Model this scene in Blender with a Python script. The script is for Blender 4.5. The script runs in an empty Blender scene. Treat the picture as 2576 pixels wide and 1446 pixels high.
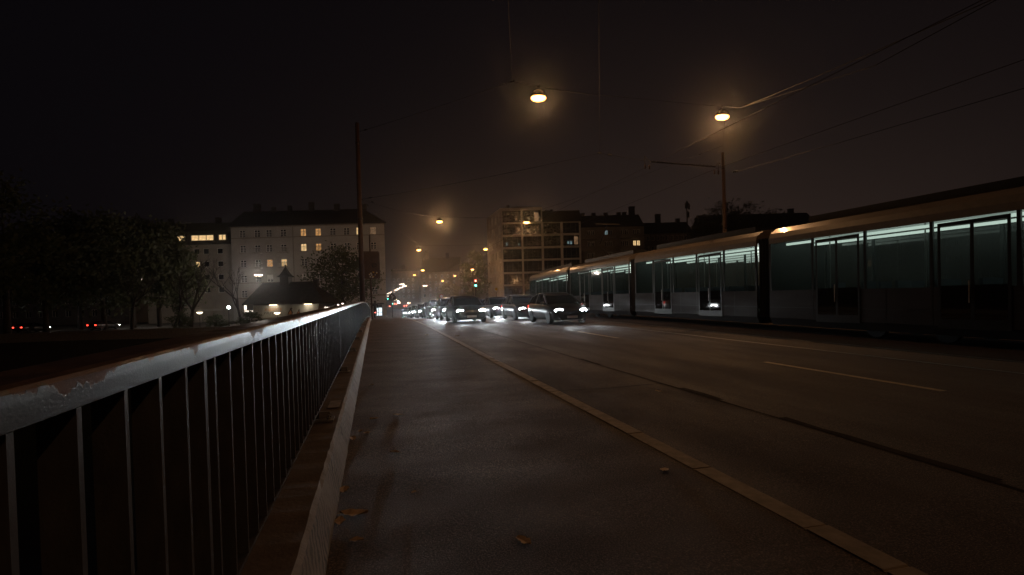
import bpy, math, random
from mathutils import Vector, Matrix
R = math.radians
SC = bpy.context.scene
COL = SC.collection
random.seed(7)

# ------------------------------------------------------------------ camera
F = 1287.0                      # focal length in units of a 2575 px wide picture
YAW, PITCH, ROLL = R(15.0), R(-1.0), R(1.5)
SHIFT = 0.0226
CAM = Vector((0, 0, 1.3))
fwd = Vector((math.sin(YAW)*math.cos(PITCH), math.cos(YAW)*math.cos(PITCH), math.sin(PITCH)))
r0 = Vector((math.cos(YAW), -math.sin(YAW), 0)); u0 = r0.cross(fwd)
rgt = r0*math.cos(ROLL) - u0*math.sin(ROLL)
upv = u0*math.cos(ROLL) + r0*math.sin(ROLL)
cd = bpy.data.cameras.new('camera'); cam = bpy.data.objects.new('camera', cd); COL.objects.link(cam)
M = Matrix((rgt, upv, -fwd)).transposed().to_4x4(); M.translation = CAM
cam.matrix_world = M
cd.sensor_width = 36; cd.lens = 36*F/2575; cd.shift_y = SHIFT
cd.clip_start = 0.05; cd.clip_end = 4000
SC.camera = cam
SC.render.resolution_x, SC.render.resolution_y = 1024, 575
SC.view_settings.view_transform = 'Standard'; SC.view_settings.look = 'None'
SC.view_settings.exposure = 0; SC.view_settings.gamma = 1
SC.cycles.use_denoising = True
SC.cycles.max_bounces = 6; SC.cycles.diffuse_bounces = 2; SC.cycles.glossy_bounces = 3
SC.cycles.transparent_max_bounces = 16
SC.cycles.sample_clamp_indirect = 3.0; SC.cycles.sample_clamp_direct = 0
SC.cycles.caustics_reflective = False; SC.cycles.caustics_refractive = False
SC.cycles.volume_bounces = 0

def ray(px, py):
    x = (px-1287.5)/F; y = -(py-723.0-SHIFT*2575)/F
    return rgt*x + upv*y + fwd
def W(px, py, d):               # the point of the place seen at a spot, d metres along the view axis
    return CAM + ray(px, py)*d
def Z(y):                       # height of the bridge deck: it climbs, crests and falls to the far bank
    if y < 20: return .013*y
    if y < 45: t = y-20; return .26+.013*t-.0007*t*t
    if y < 85: return .1475-.022*(y-45)
    if y < 110: t = y-85; return -.7325-.022*t+.00044*t*t
    return -1.0075
def onDeck(px, py, dz=0.0):
    d = ray(px, py)
    t = (dz-CAM.z)/(d.z-.013*d.y)
    return CAM+d*t
def onX(px, py, L):
    d = ray(px, py); return CAM+d*(L/d.x)

# ------------------------------------------------------------------ world: night sky over a lit city
wd = bpy.data.worlds.new('World'); SC.world = wd; wd.use_nodes = True
nt = wd.node_tree; N = nt.nodes; LK = nt.links
N.clear()
out = N.new('ShaderNodeOutputWorld')
sky = N.new('ShaderNodeTexSky'); sky.sky_type = 'NISHITA'; sky.sun_disc = False
sky.sun_elevation = R(-9); sky.sun_rotation = R(200)
bg1 = N.new('ShaderNodeBackground'); bg1.inputs[1].default_value = 0.05
LK.new(sky.outputs[0], bg1.inputs[0])
tc = N.new('ShaderNodeTexCoord'); 
dot = N.new('ShaderNodeVectorMath'); dot.operation = 'DOT_PRODUCT'
gdir = Vector((math.sin(R(34)), math.cos(R(34)), 0.0)); dot.inputs[1].default_value = gdir
LK.new(tc.outputs['Generated'], dot.inputs[0])
sep = N.new('ShaderNodeSeparateXYZ'); LK.new(tc.outputs['Generated'], sep.inputs[0])
def math_node(op, a=None, b=None, tree=None):
    t = tree or nt
    m = t.nodes.new('ShaderNodeMath'); m.operation = op
    for i, v in enumerate((a, b)):
        if v is None: continue
        if isinstance(v, (int, float)): m.inputs[i].default_value = v
        else: t.links.new(v, m.inputs[i])
    return m.outputs[0]
elev = math_node('MAXIMUM', sep.outputs[2], 0.0)
e1 = math_node('EXPONENT', math_node('MULTIPLY', elev, -3.6))
az = math_node('MAXIMUM', dot.outputs['Value'], 0.0)
az = math_node('POWER', az, 5.0)
nz = N.new('ShaderNodeTexNoise'); nz.inputs['Scale'].default_value = 2.2; nz.inputs['Detail'].default_value = 3
LK.new(tc.outputs['Generated'], nz.inputs[0])
cl = math_node('ADD', math_node('MULTIPLY', nz.outputs[0], 0.5), 0.75)
g = math_node('MULTIPLY', math_node('MULTIPLY', e1, az), cl)
mx = N.new('ShaderNodeMixRGB'); mx.inputs[1].default_value = (.0024, .0019, .0026, 1); mx.inputs[2].default_value = (.0370, .0238, .0188, 1)
LK.new(g, mx.inputs[0])
bg2 = N.new('ShaderNodeBackground'); LK.new(mx.outputs[0], bg2.inputs[0]); bg2.inputs[1].default_value = 1.0
ad = N.new('ShaderNodeAddShader'); LK.new(bg1.outputs[0], ad.inputs[0]); LK.new(bg2.outputs[0], ad.inputs[1])
LK.new(ad.outputs[0], out.inputs[0])

# ------------------------------------------------------------------ materials
def newmat(name):
    m = bpy.data.materials.new(name); m.use_nodes = True
    t = m.node_tree; t.nodes.clear()
    o = t.nodes.new('ShaderNodeOutputMaterial'); p = t.nodes.new('ShaderNodeBsdfPrincipled')
    t.links.new(p.outputs[0], o.inputs[0])
    return m, t, p, o
def noise(t, scale, detail=4, rough=.55, coord=None, stretch=None):
    n = t.nodes.new('ShaderNodeTexNoise'); n.inputs['Scale'].default_value = scale
    n.inputs['Detail'].default_value = detail; n.inputs['Roughness'].default_value = rough
    c = t.nodes.new('ShaderNodeTexCoord'); src = c.outputs['Object']
    if stretch:
        mp = t.nodes.new('ShaderNodeMapping'); mp.inputs['Scale'].default_value = stretch
        t.links.new(src, mp.inputs[0]); src = mp.outputs[0]
    t.links.new(src, n.inputs[0])
    return n.outputs[0]
def ramp(t, fac, stops):
    r = t.nodes.new('ShaderNodeValToRGB'); e = r.color_ramp.elements
    while len(e) < len(stops): e.new(.5)
    for k, (p, c) in enumerate(stops):
        e[k].position = p; e[k].color = (*c, 1) if len(c) == 3 else c
    t.links.new(fac, r.inputs[0]); return r.outputs[0]
def bump(t, p, h, strength, dist):
    b = t.nodes.new('ShaderNodeBump'); b.inputs['Strength'].default_value = strength; b.inputs['Distance'].default_value = dist
    t.links.new(h, b.inputs['Height']); t.links.new(b.outputs[0], p.inputs['Normal'])
def g3(v): return (v, v, v)
def surf(name, c1, c2, scale=4, rough=.7, rough2=None, metal=0, bs=0, bscale=60, bdist=.01, stretch=None, spec=.5):
    m, t, p, o = newmat(name)
    n = noise(t, scale, 5, .6, stretch=stretch)
    t.links.new(ramp(t, n, [(.3, c1), (.7, c2)]), p.inputs['Base Color'])
    if rough2 is None: p.inputs['Roughness'].default_value = rough
    else: t.links.new(ramp(t, noise(t, scale*.7, 4, .6, stretch=stretch), [(.35, g3(rough)), (.65, g3(rough2))]), p.inputs['Roughness'])
    p.inputs['Metallic'].default_value = metal
    p.inputs['Specular IOR Level'].default_value = spec
    if bs: bump(t, p, noise(t, bscale, 6, .6), bs, bdist)
    return m
def emis(name, col, strength, var=0, scale=3):
    m, t, p, o = newmat(name); t.nodes.remove(p)
    e = t.nodes.new('ShaderNodeEmission'); e.inputs[0].default_value = (*col, 1); e.inputs[1].default_value = strength
    if var:
        n = noise(t, scale, 2)
        r = ramp(t, n, [(.3, g3(max(0, 1-var))), (.7, g3(1))])
        t.links.new(math_node('MULTIPLY', r, strength, t), e.inputs[1])
    t.links.new(e.outputs[0], o.inputs[0]); return m

def asphalt(name, dark, light, sheen_lo, sheen_hi, stretch=(1, 1, 1), patch=.9, tar=False):
    m, t, p, o = newmat(name)
    ag = noise(t, 95, 5, .75)                       # stones of the surface
    pt = noise(t, patch, 5, .62, stretch=stretch)   # worn and patched areas
    c1 = ramp(t, ag, [(.36, [v*.25 for v in dark]), (.50, [v*.9 for v in dark]), (.60, light), (.70, [v*1.9 for v in light])])
    mxn = t.nodes.new('ShaderNodeMixRGB'); mxn.blend_type = 'MULTIPLY'; mxn.inputs[0].default_value = 1
    t.links.new(c1, mxn.inputs[1]); t.links.new(ramp(t, pt, [(.3, g3(.80)), (.7, g3(1.12))]), mxn.inputs[2])
    t.links.new(mxn.outputs[0], p.inputs['Base Color'])
    t.links.new(ramp(t, pt, [(.35, g3(sheen_hi)), (.62, g3(sheen_lo))]), p.inputs['Roughness'])
    p.inputs['Specular IOR Level'].default_value = .35
    bump(t, p, ag, .9, .012)
    return m
MT = {}
MT['sidewalk'] = asphalt('sidewalk asphalt', (.060, .038, .033), (.21, .145, .12), .64, .80, (1.0, 1.7, 1))
MT['cycle'] = asphalt('cycle lane asphalt', (.055, .037, .033), (.17, .12, .10), .62, .84, (1, .5, 1))
MT['road'] = asphalt('road asphalt', (.060, .043, .036), (.18, .135, .11), .58, .80, (1.6, .35, 1), .5)
MT['farwalk'] = asphalt('far pavement asphalt', (.07, .055, .047), (.18, .14, .12), .5, .7)
MT['tar'] = surf('tar joint', (.022, .017, .015), (.05, .038, .033), 6, .9, spec=.1)
MT['concrete'] = surf('concrete', (.19, .17, .15), (.34, .31, .28), 5, .75, bs=.5, bscale=40, bdist=.01)
MT['ledge'] = surf('darker concrete ledge', (.085, .060, .050), (.15, .11, .095), 5, .8, bs=.5, bscale=40, bdist=.006)  # darker, browner tone for the top of the near parapet
MT['granite'] = surf('kerb granite', (.15, .12, .10), (.34, .28, .23), 9, .68, bs=.3, bscale=120, bdist=.003)
MT['mortar'] = surf('pale mortar', (.40, .34, .28), (.55, .48, .40), 20, .8)
MT['paintmark'] = surf('road paint', (.34, .27, .17), (.62, .50, .33), 14, .6)
MT['ground'] = surf('ground', (.035, .034, .030), (.07, .062, .05), .3, .9, bs=.6, bscale=3, bdist=.1)
MT['rock'] = surf('bank stone', (.10, .075, .062), (.24, .18, .15), 3, .85, bs=.8, bscale=9, bdist=.05)
MT['darkmetal'] = surf('dark painted steel', (.028, .022, .020), (.06, .045, .038), 9, .45, .65, 0, .25, 70, .004)
MT['poleP'] = surf('brown painted pole', (.060, .032, .022), (.12, .065, .045), 5, .5, .7, 0, .3, 30, .004, stretch=(1, 1, .25))
MT['steel'] = surf('galvanised steel', (.32, .31, .30), (.50, .48, .46), 20, .32, .5, .9)
MT['wire'] = surf('copper wire', (.02, .013, .010), (.035, .022, .015), 3, .6, spec=.25)
MT['spanwire'] = surf('steel wire', (.008, .007, .006), (.014, .011, .010), 3, .7, spec=.12)
MT['black'] = surf('black rubber', (.012, .012, .013), (.025, .025, .026), 12, .7)
MT['chrome'] = surf('reflector', (.6, .6, .6), (.75, .75, .74), 10, .15, None, 1)
MT['plaster'] = surf('old plaster', (.36, .325, .285), (.46, .42, .37), .5, .9, bs=.2, bscale=12, bdist=.01)
MT['plaster2'] = surf('grey plaster', (.26, .22, .18), (.36, .31, .255), .5, .9, bs=.2, bscale=12, bdist=.01)
MT['plaster3'] = surf('dull plaster', (.16, .135, .115), (.24, .20, .17), .5, .9)
MT['trim'] = surf('stone trim', (.20, .165, .13), (.28, .235, .19), 1, .85)
MT['frameconc'] = surf('precast concrete', (.42, .39, .38), (.55, .52, .50), .6, .8)
MT['roof'] = surf('dark roof tiles', (.022, .020, .021), (.05, .042, .04), 2, .85, bs=.5, bscale=14, bdist=.05, stretch=(1, 1, 1))
MT['wframe'] = surf('white window paint', (.68, .65, .60), (.82, .79, .73), 3, .5)
MT['dframe'] = surf('dark window frame', (.05, .045, .045), (.09, .08, .08), 3, .5)
MT['balcony'] = surf('balcony paint', (.28, .25, .21), (.42, .37, .31), 3, .6)
MT['bark'] = surf('bark', (.030, .024, .020), (.075, .058, .045), 6, .9, bs=.7, bscale=15, bdist=.03)
MT['water'] = surf('river water', (.006, .007, .008), (.012, .013, .014), 1, .08, bs=.35, bscale=3, bdist=.05)
MT['glassdark'] = surf('dark pane', (.008, .009, .011), (.016, .017, .02), 1.5, .06, .14)
def leafmat(name, c1, c2):
    m, t, p, o = newmat(name)
    g_ = t.nodes.new('ShaderNodeNewGeometry')
    n = noise(t, 1.2, 3)
    t.links.new(ramp(t, n, [(.3, c1), (.7, c2)]), p.inputs['Base Color'])
    p.inputs['Roughness'].default_value = .6
    tr = t.nodes.new('ShaderNodeBsdfTranslucent'); tr.inputs[0].default_value = (*[v*1.1 for v in c2], 1)
    ms = t.nodes.new('ShaderNodeMixShader'); ms.inputs[0].default_value = .25
    t.links.new(p.outputs[0], ms.inputs[1]); t.links.new(tr.outputs[0], ms.inputs[2]); t.links.new(ms.outputs[0], o.inputs[0])
    return m
MT['leaf'] = leafmat('dark foliage', (.035, .045, .018), (.09, .10, .035))
MT['leafy'] = leafmat('lamplit foliage', (.10, .09, .025), (.20, .17, .045))  # lamplight painted into the leaf colour: paler and yellower than the other foliage
MT['dryleaf'] = surf('dry leaf', (.36, .23, .13), (.62, .44, .27), 25, .6, bs=.4, bscale=60, bdist=.004)
def glassmat(name, tint, rough=.03):
    m, t, p, o = newmat(name); t.nodes.remove(p)
    tr = t.nodes.new('ShaderNodeBsdfTransparent'); tr.inputs[0].default_value = (*tint, 1)
    gl = t.nodes.new('ShaderNodeBsdfGlossy'); gl.inputs['Roughness'].default_value = rough
    fr = t.nodes.new('ShaderNodeFresnel'); fr.inputs[0].default_value = 1.45
    ms = t.nodes.new('ShaderNodeMixShader'); t.links.new(fr.outputs[0], ms.inputs[0])
    t.links.new(tr.outputs[0], ms.inputs[1]); t.links.new(gl.outputs[0], ms.inputs[2]); t.links.new(ms.outputs[0], o.inputs[0])
    return m
MT['tramglass'] = glassmat('tinted tram glass', (.42, .47, .47))
t = MT['tramglass'].node_tree; o_ = [n for n in t.nodes if n.type == 'OUTPUT_MATERIAL'][0]; ms_ = [n for n in t.nodes if n.type == 'MIX_SHADER'][0]
df = t.nodes.new('ShaderNodeBsdfTranslucent'); df.inputs[0].default_value = (.55, .66, .66, 1)
m2 = t.nodes.new('ShaderNodeMixShader'); t.links.new(ramp(t, noise(t, 1.4, 4, stretch=(1, .3, 2)), [(.3, g3(.10)), (.7, g3(.17))]), m2.inputs[0])
t.links.new(ms_.outputs[0], m2.inputs[1]); t.links.new(df.outputs[0], m2.inputs[2]); t.links.new(m2.outputs[0], o_.inputs[0])
MT['carglass'] = surf('car glass', (.008, .009, .010), (.013, .014, .015), 2, .05)
def paint(name, c, rough=.28):
    m, t, p, o = newmat(name)
    n = noise(t, 6, 4)
    t.links.new(ramp(t, n, [(.3, [v*.8 for v in c]), (.7, c)]), p.inputs['Base Color'])
    p.inputs['Roughness'].default_value = rough; p.inputs['Coat Weight'].default_value = .6; p.inputs['Coat Roughness'].default_value = .08
    return m
def lensmat(name, col, core, rim):
    m, t, p, o = newmat(name); t.nodes.remove(p)
    e = t.nodes.new('ShaderNodeEmission'); e.inputs[0].default_value = (*col, 1)
    lw = t.nodes.new('ShaderNodeLayerWeight'); lw.inputs[0].default_value = .5
    f = math_node('POWER', math_node('SUBTRACT', 1.0, lw.outputs['Facing'], t), 1.6, t)
    t.links.new(math_node('ADD', math_node('MULTIPLY', f, core, t), rim, t), e.inputs[1])
    t.links.new(e.outputs[0], o.inputs[0]); return m
MT['sodium'] = lensmat('sodium lamp lens', (1, .44, .11), 16, .9)
MT['tube'] = emis('fluorescent tube', (1, .78, .62), 7)
MT['headlight'] = emis('headlight lens', (.93, .98, 1.0), 60)
MT['taillight'] = emis('tail light lens', (1, .06, .035), 5)
MT['redsig'] = emis('red signal', (1, .12, .08), 14)
MT['greensig'] = emis('green signal', (.10, 1, .72), 14)
MT['litwarm'] = emis('lit room', (1, .50, .17), .75, .55, 1.6)
MT['litbright'] = emis('bright lit room', (1, .66, .30), 1.25, .5, 1.8)
MT['litdim'] = emis('dim lit room', (1, .58, .30), .22, .6, 1.6)
MT['litcold'] = emis('cold lit room', (.55, .80, .85), .35, .7, 2.5)
MT['shopglow'] = emis('shop window light', (.82, .95, 1.0), 1.6, .25, 1.0)
MT['flood'] = emis('floodlight lens', (.85, 1, .95), 60)
MT['adbox'] = emis('light box', (1, .86, .72), 2.4, .3, 1.0)
MT['tramlight'] = emis('tram ceiling light', (.86, 1.0, .86), 1.4)
MT['bowl'] = emis('lamp bowl', (1, .80, .55), 5)
MT['white'] = surf('white enamel', (.6, .6, .58), (.75, .74, .72), 5, .4)
MT['yellow'] = surf('yellow enamel', (.60, .38, .04), (.70, .46, .06), 5, .4)
MT['redpaint'] = surf('red enamel', (.45, .03, .02), (.55, .05, .03), 5, .4)
MT['tramlow'] = surf('tram lower paint', (.014, .011, .011), (.028, .022, .021), 1.2, .5, .75, spec=.3, stretch=(1, .4, 2))
MT['tramtop'] = paint('tram upper paint', (.24, .20, .155), .4)
MT['tramdark'] = surf('tram dark trim', (.012, .013, .014), (.022, .023, .024), 8, .35)
MT['trammat'] = surf('tram interior', (.07, .08, .08), (.11, .12, .12), 3, .6)
MT['seatcloth'] = surf('tram seat cloth', (.03, .05, .09), (.05, .08, .13), 20, .8)

# rail paint: grey paint that has flaked off along the upper edge down to brown primer
def railpaint():
    m, t, p, o = newmat('flaking rail paint')
    at = t.nodes.new('ShaderNodeAttribute'); at.attribute_name = 'hv'
    a = noise(t, 1.0, 2, .5, stretch=(3, 8.5, 1.2))
    b = noise(t, 1.0, 6, .65, stretch=(20, 26, 9))
    s = math_node('ADD', math_node('MULTIPLY', math_node('SUBTRACT', a, .55, t), 2.4, t), math_node('MULTIPLY', math_node('SUBTRACT', b, .5, t), 1.3, t), t)
    s = math_node('ADD', s, at.outputs['Fac'], t)
    r = t.nodes.new('ShaderNodeMapRange'); r.inputs[1].default_value = .72; r.inputs[2].default_value = .745
    t.links.new(s, r.inputs[0])
    n = noise(t, 9, 5)
    pc = ramp(t, n, [(.3, (.026, .027, .032)), (.7, (.046, .048, .055))])
    rc = ramp(t, noise(t, 14, 5), [(.3, (.12, .068, .048)), (.7, (.20, .115, .082))])
    mxn = t.nodes.new('ShaderNodeMixRGB'); t.links.new(r.outputs[0], mxn.inputs[0]); t.links.new(pc, mxn.inputs[1]); t.links.new(rc, mxn.inputs[2])
    t.links.new(mxn.outputs[0], p.inputs['Base Color'])
    t.links.new(ramp(t, r.outputs[0], [(0, g3(.33)), (1, g3(.65))]), p.inputs['Roughness']); t.links.new(ramp(t, r.outputs[0], [(0, g3(.32)), (1, g3(.25))]), p.inputs['Specular IOR Level'])
    hb = noise(t, 1.0, 6, .7, stretch=(160, 110, 160))
    hh = math_node('SUBTRACT', math_node('MULTIPLY', hb, .5, t), math_node('MULTIPLY', r.outputs[0], .6, t), t)
    bump(t, p, hh, .55, .003)
    return m
MT['railpaint'] = railpaint()
MT['barpaint'] = surf('grey bar paint', (.040, .037, .040), (.07, .066, .07), 25, .42, .6, 0, .5, 120, .002, stretch=(1, 1, .3))
MT['railtop'] = surf('brown rail top', (.050, .028, .018), (.10, .055, .036), 12, .32, .55, 0, .5, 90, .003)
# parapet face: raw concrete smeared with old slanting scribbles
def scribble():
    m, t, p, o = newmat('scribbled concrete')
    base = ramp(t, noise(t, 7, 5), [(.3, (.21, .185, .16)), (.7, (.33, .30, .27))])
    wv = t.nodes.new('ShaderNodeTexWave'); wv.inputs['Scale'].default_value = 2.6; wv.inputs['Distortion'].default_value = 7
    wv.inputs['Detail'].default_value = 2; wv.inputs['Detail Scale'].default_value = 1.4
    c = t.nodes.new('ShaderNodeTexCoord'); mp = t.nodes.new('ShaderNodeMapping'); mp.inputs['Rotation'].default_value = (R(38), 0, 0)
    mp.inputs['Scale'].default_value = (1, 1.8, 5)
    wv.bands_direction = 'Y'
    t.links.new(c.outputs['Object'], mp.inputs[0]); t.links.new(mp.outputs[0], wv.inputs[0])
    k = math_node('MULTIPLY', ramp(t, wv.outputs[0], [(.58, g3(0)), (.75, g3(1))]), ramp(t, noise(t, 1.3, 3), [(.42, g3(0)), (.55, g3(.8))]), t)
    mxn = t.nodes.new('ShaderNodeMixRGB'); t.links.new(k, mxn.inputs[0]); t.links.new(base, mxn.inputs[1]); mxn.inputs[2].default_value = (.045, .05, .075, 1)
    t.links.new(mxn.outputs[0], p.inputs['Base Color']); p.inputs['Roughness'].default_value = .7
    bump(t, p, noise(t, 45, 6, .65), .6, .008)
    return m
MT['scribble'] = scribble()

# ------------------------------------------------------------------ mesh helpers
OFF = {}
class MB:
    def __init__(s): s.v = []; s.f = []; s.mi = []; s.hv = None
    def add(s, vs, fs, mi=0):
        o = len(s.v); s.v += [tuple(v) for v in vs]; s.f += [tuple(i+o for i in f) for f in fs]; s.mi += [mi]*len(fs); return s
    def box(s, x0, x1, y0, y1, z0, z1, mi=0):
        return s.add([(x0,y0,z0),(x1,y0,z0),(x1,y1,z0),(x0,y1,z0),(x0,y0,z1),(x1,y0,z1),(x1,y1,z1),(x0,y1,z1)],
              [(0,3,2,1),(4,5,6,7),(0,1,5,4),(1,2,6,5),(2,3,7,6),(3,0,4,7)], mi)
    def bar(s, a, b, w, h, mi=0, up=Vector((0,0,1))):
        a = Vector(a); b = Vector(b); d = (b-a).normalized(); sd = d.cross(up)
        sd = sd.normalized() if sd.length > 1e-6 else Vector((1,0,0)); uu = sd.cross(d)
        p = []
        for e in (a, b):
            for i, j in ((-1,-1),(1,-1),(1,1),(-1,1)): p.append(e+sd*(i*w/2)+uu*(j*h/2))
        return s.add(p, [(0,1,2,3),(7,6,5,4),(0,4,5,1),(1,5,6,2),(2,6,7,3),(3,7,4,0)], mi)
    def tube(s, pts, rad, n=8, mi=0, cap=True):
        pts = [Vector(p) for p in pts]
        if not isinstance(rad, (list, tuple)): rad = [rad]*len(pts)
        rings = []
        prev = None
        for i, p in enumerate(pts):
            d = (pts[min(i+1, len(pts)-1)]-pts[max(i-1, 0)]).normalized()
            ref = prev if prev is not None else (Vector((0,0,1)) if abs(d.z) < .9 else Vector((1,0,0)))
            a = d.cross(ref); a = a.normalized() if a.length > 1e-6 else d.orthogonal().normalized()
            b = a.cross(d).normalized(); prev = b
            rings.append([p+(a*math.cos(2*math.pi*k/n)+b*math.sin(2*math.pi*k/n))*rad[i] for k in range(n)])
        return s.loft(rings, mi, cap)
    def loft(s, rings, mi=0, cap=True, closed=True):
        n = len(rings[0]); vs = [v for r in rings for v in r]; fs = []
        for i in range(len(rings)-1):
            for k in range(n if closed else n-1):
                k2 = (k+1) % n
                fs.append((i*n+k, i*n+k2, (i+1)*n+k2, (i+1)*n+k))
        if cap:
            fs.append(tuple(reversed(range(n)))); fs.append(tuple((len(rings)-1)*n+k for k in range(n)))
        return s.add(vs, fs, mi)
    def lathe(s, prof, c=(0,0,0), n=16, mi=0, cap=True, axis='z'):
        rings = []
        for r, h in prof:
            ring = []
            for k in range(n):
                a = 2*math.pi*k/n
                if axis == 'z': ring.append((c[0]+r*math.cos(a), c[1]+r*math.sin(a), c[2]+h))
                elif axis == 'x': ring.append((c[0]+h, c[1]+r*math.cos(a), c[2]+r*math.sin(a)))
                else: ring.append((c[0]+r*math.sin(a), c[1]+h, c[2]+r*math.cos(a)))
            rings.append(ring)
        return s.loft(rings, mi, cap)
    def sweep(s, sec, ys, mi=0, cap=True):     # a cross-section (x, z) carried along the bridge
        return s.loft([[(x, y, Z(y)+z) for x, z in sec] for y in ys], mi, cap)
    def ellipsoid(s, c, r, n=10, mi=0):
        prof = [(math.sin(math.pi*i/6) or .001, -math.cos(math.pi*i/6)) for i in range(7)]
        rings = [[(c[0]+r[0]*max(q, .02)*math.cos(2*math.pi*k/n), c[1]+r[1]*max(q, .02)*math.sin(2*math.pi*k/n), c[2]+r[2]*h) for k in range(n)] for q, h in prof]
        return s.loft(rings, mi)
    def mesh(s, name, mats, off=(0,0,0), smooth=False):
        me = bpy.data.meshes.new(name)
        me.from_pydata([(x-off[0], y-off[1], z-off[2]) for x, y, z in s.v], [], s.f)
        for m in (mats if isinstance(mats, (list, tuple)) else [mats]): me.materials.append(MT[m] if isinstance(m, str) else m)
        if any(s.mi): me.polygons.foreach_set('material_index', s.mi)
        if smooth: me.polygons.foreach_set('use_smooth', [True]*len(s.f))
        if s.hv:
            at = me.attributes.new('hv', 'FLOAT', 'POINT'); at.data.foreach_set('value', s.hv)
        me.update(); return me
    def build(s, name, mats, parent=None, smooth=False, local=False):
        off = (0,0,0)
        if parent is not None and not local: off = OFF.get(parent.name, (0,0,0))
        o = bpy.data.objects.new(name, s.mesh(name, mats, off, smooth)); COL.objects.link(o)
        if parent is not None: o.parent = parent
        OFF[o.name] = off
        return o
def tag(o, label, cat, group=None):
    o['label'] = label; o['category'] = cat
    if group: o['group'] = group
    return o
def structure(o): o['kind'] = 'structure'; return o
def thing(name, label, cat, loc=(0,0,0), rz=0, group=None):
    o = bpy.data.objects.new(name, None); COL.objects.link(o); o.location = loc; o.rotation_euler.z = rz
    o.empty_display_size = .2
    OFF[o.name] = tuple(loc) if rz == 0 else (0,0,0)
    return tag(o, label, cat, group)
KIDS = {}
def kids(o): return [c for c in COL.objects if c.parent == o]
def copy_tree(o, parent=None, cache={}):
    c = o.copy(); COL.objects.link(c)
    if parent is not None: c.parent = parent; c.matrix_parent_inverse = o.matrix_parent_inverse
    if o.name not in cache: cache[o.name] = kids(o)
    for k in cache[o.name]: copy_tree(k, c)
    return c
def lamp(name, kind, energy, col, parent, loc, radius=.1, rot=None, size=None, blend=.5):
    l = bpy.data.lights.new(name, kind); l.energy = energy; l.color = col; l.shadow_soft_size = radius
    if size: l.spot_size = size; l.spot_blend = blend
    o = bpy.data.objects.new(name, l); COL.objects.link(o); o.parent = parent; o.location = loc
    if rot: o.rotation_euler = rot
    return o
def rng(a, b, st):
    n = max(1, int(round((b-a)/st))); return [a+(b-a)*i/n for i in range(n+1)]

# ------------------------------------------------------------------ setting: deck, pavement, road
YS = rng(-30, 20, 5)+rng(20, 110, 1.5)[1:]+[200, 400, 700]
YB = [y for y in YS if y <= 66]
def strip(name, x0, x1, dz, mat, ys=YS, th=None):
    mb = MB()
    if th: mb.sweep([(x0, dz), (x1, dz), (x1, dz-th), (x0, dz-th)][::-1], ys)
    else: mb.loft([[(x1, y, Z(y)+dz), (x0, y, Z(y)+dz)] for y in ys], 0, False, False)
    return structure(mb.build(name, mat))
strip('bridge_deck', -1.05, 27.3, -.116, 'concrete', YB, 1.1)
strip('sidewalk', -.264, 2.21, 0, 'sidewalk', YS, .112)
strip('cycle_path', 2.375, 4.185, -.098, 'cycle')
strip('road', 4.185, 21.5, -.102, 'road')
strip('far_sidewalk', 21.66, 25.78, 0, 'farwalk', YS, .112)
# kerb stones with open joints
for nm, x0, x1 in (('kerb', 2.21, 2.37), ('far_kerb', 21.5, 21.66)):
    mb = MB(); y = -6.0; rnd = random.Random(3)
    while y < 120:
        ln = rnd.choice([1.0, 1.0, 1.2, .45])
        dz = rnd.uniform(-.002, .004)
        a, b = y+.011, y+ln-.011
        mb.loft([[(x0, q, Z(q)-.11), (x1, q, Z(q)-.11), (x1, q, Z(q)-.012+dz), (x1-.014, q, Z(q)+.005+dz), (x0, q, Z(q)+.005+dz)] for q in (a, b)])
        mb.loft([[(x0+.002, q, Z(q)-.11), (x1-.002, q, Z(q)-.11), (x1-.006, q, Z(q)-.004), (x0+.002, q, Z(q)-.002)] for q in (b+.0005, b+.0215)], 1)
        y += ln
    structure(mb.build(nm, ['granite', 'mortar']))
# tar joint beside the cycle path, with ragged repairs
mb = MB(); rnd = random.Random(5)
prevw = (.02, .02)
ys = rng(-5, 60, .45)
mb.loft([[(4.185+.010+rnd.random()*.022, y, Z(y)-.094), (4.185-.008-rnd.random()*.018, y, Z(y)-.094)] for y in ys], 0, False, False)
for y0, y1, w0, w1 in ((2.6, 4.6, .02, .10), (5.6, 6.5, .03, .12), (9.2, 10.2, .02, .07)):
    mb.loft([[(4.2+w1*(.6+.4*rnd.random()), y, Z(y)-.0925), (4.2-w0*(.6+.6*rnd.random()), y, Z(y)-.0925)] for y in rng(y0, y1, .25)], 0, False, False)
structure(mb.build('road_joint', 'tar'))
mb = MB()
for y in (6.9, 15.2, 29):
    mb.loft([[(x, y+.02+.03*math.sin(x*5+y), Z(y)-.0935), (x, y-.01+.03*math.sin(x*5+y), Z(y)-.0935)] for x in rng(2.4, 4.17, .15)], 0, False, False)
structure(mb.build('path_cracks', 'tar'))
# painted lane lines
mb = MB()
def dash(xc, y0, y1, w=.12):
    mb.loft([[(xc+w/2, y, Z(y)-.097), (xc-w/2, y, Z(y)-.097)] for y in rng(y0, y1, .8)], 0, False, False)
for k in range(-2, 9): dash(7.25, 5.06+9.4*k, 8.27+9.4*k)
for k in range(-2, 9): dash(18.2, 2.0+9.4*k, 5.2+9.4*k)
dash(21.2, -10, 100, .10)
structure(mb.build('lane_marking', 'paintmark'))
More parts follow.
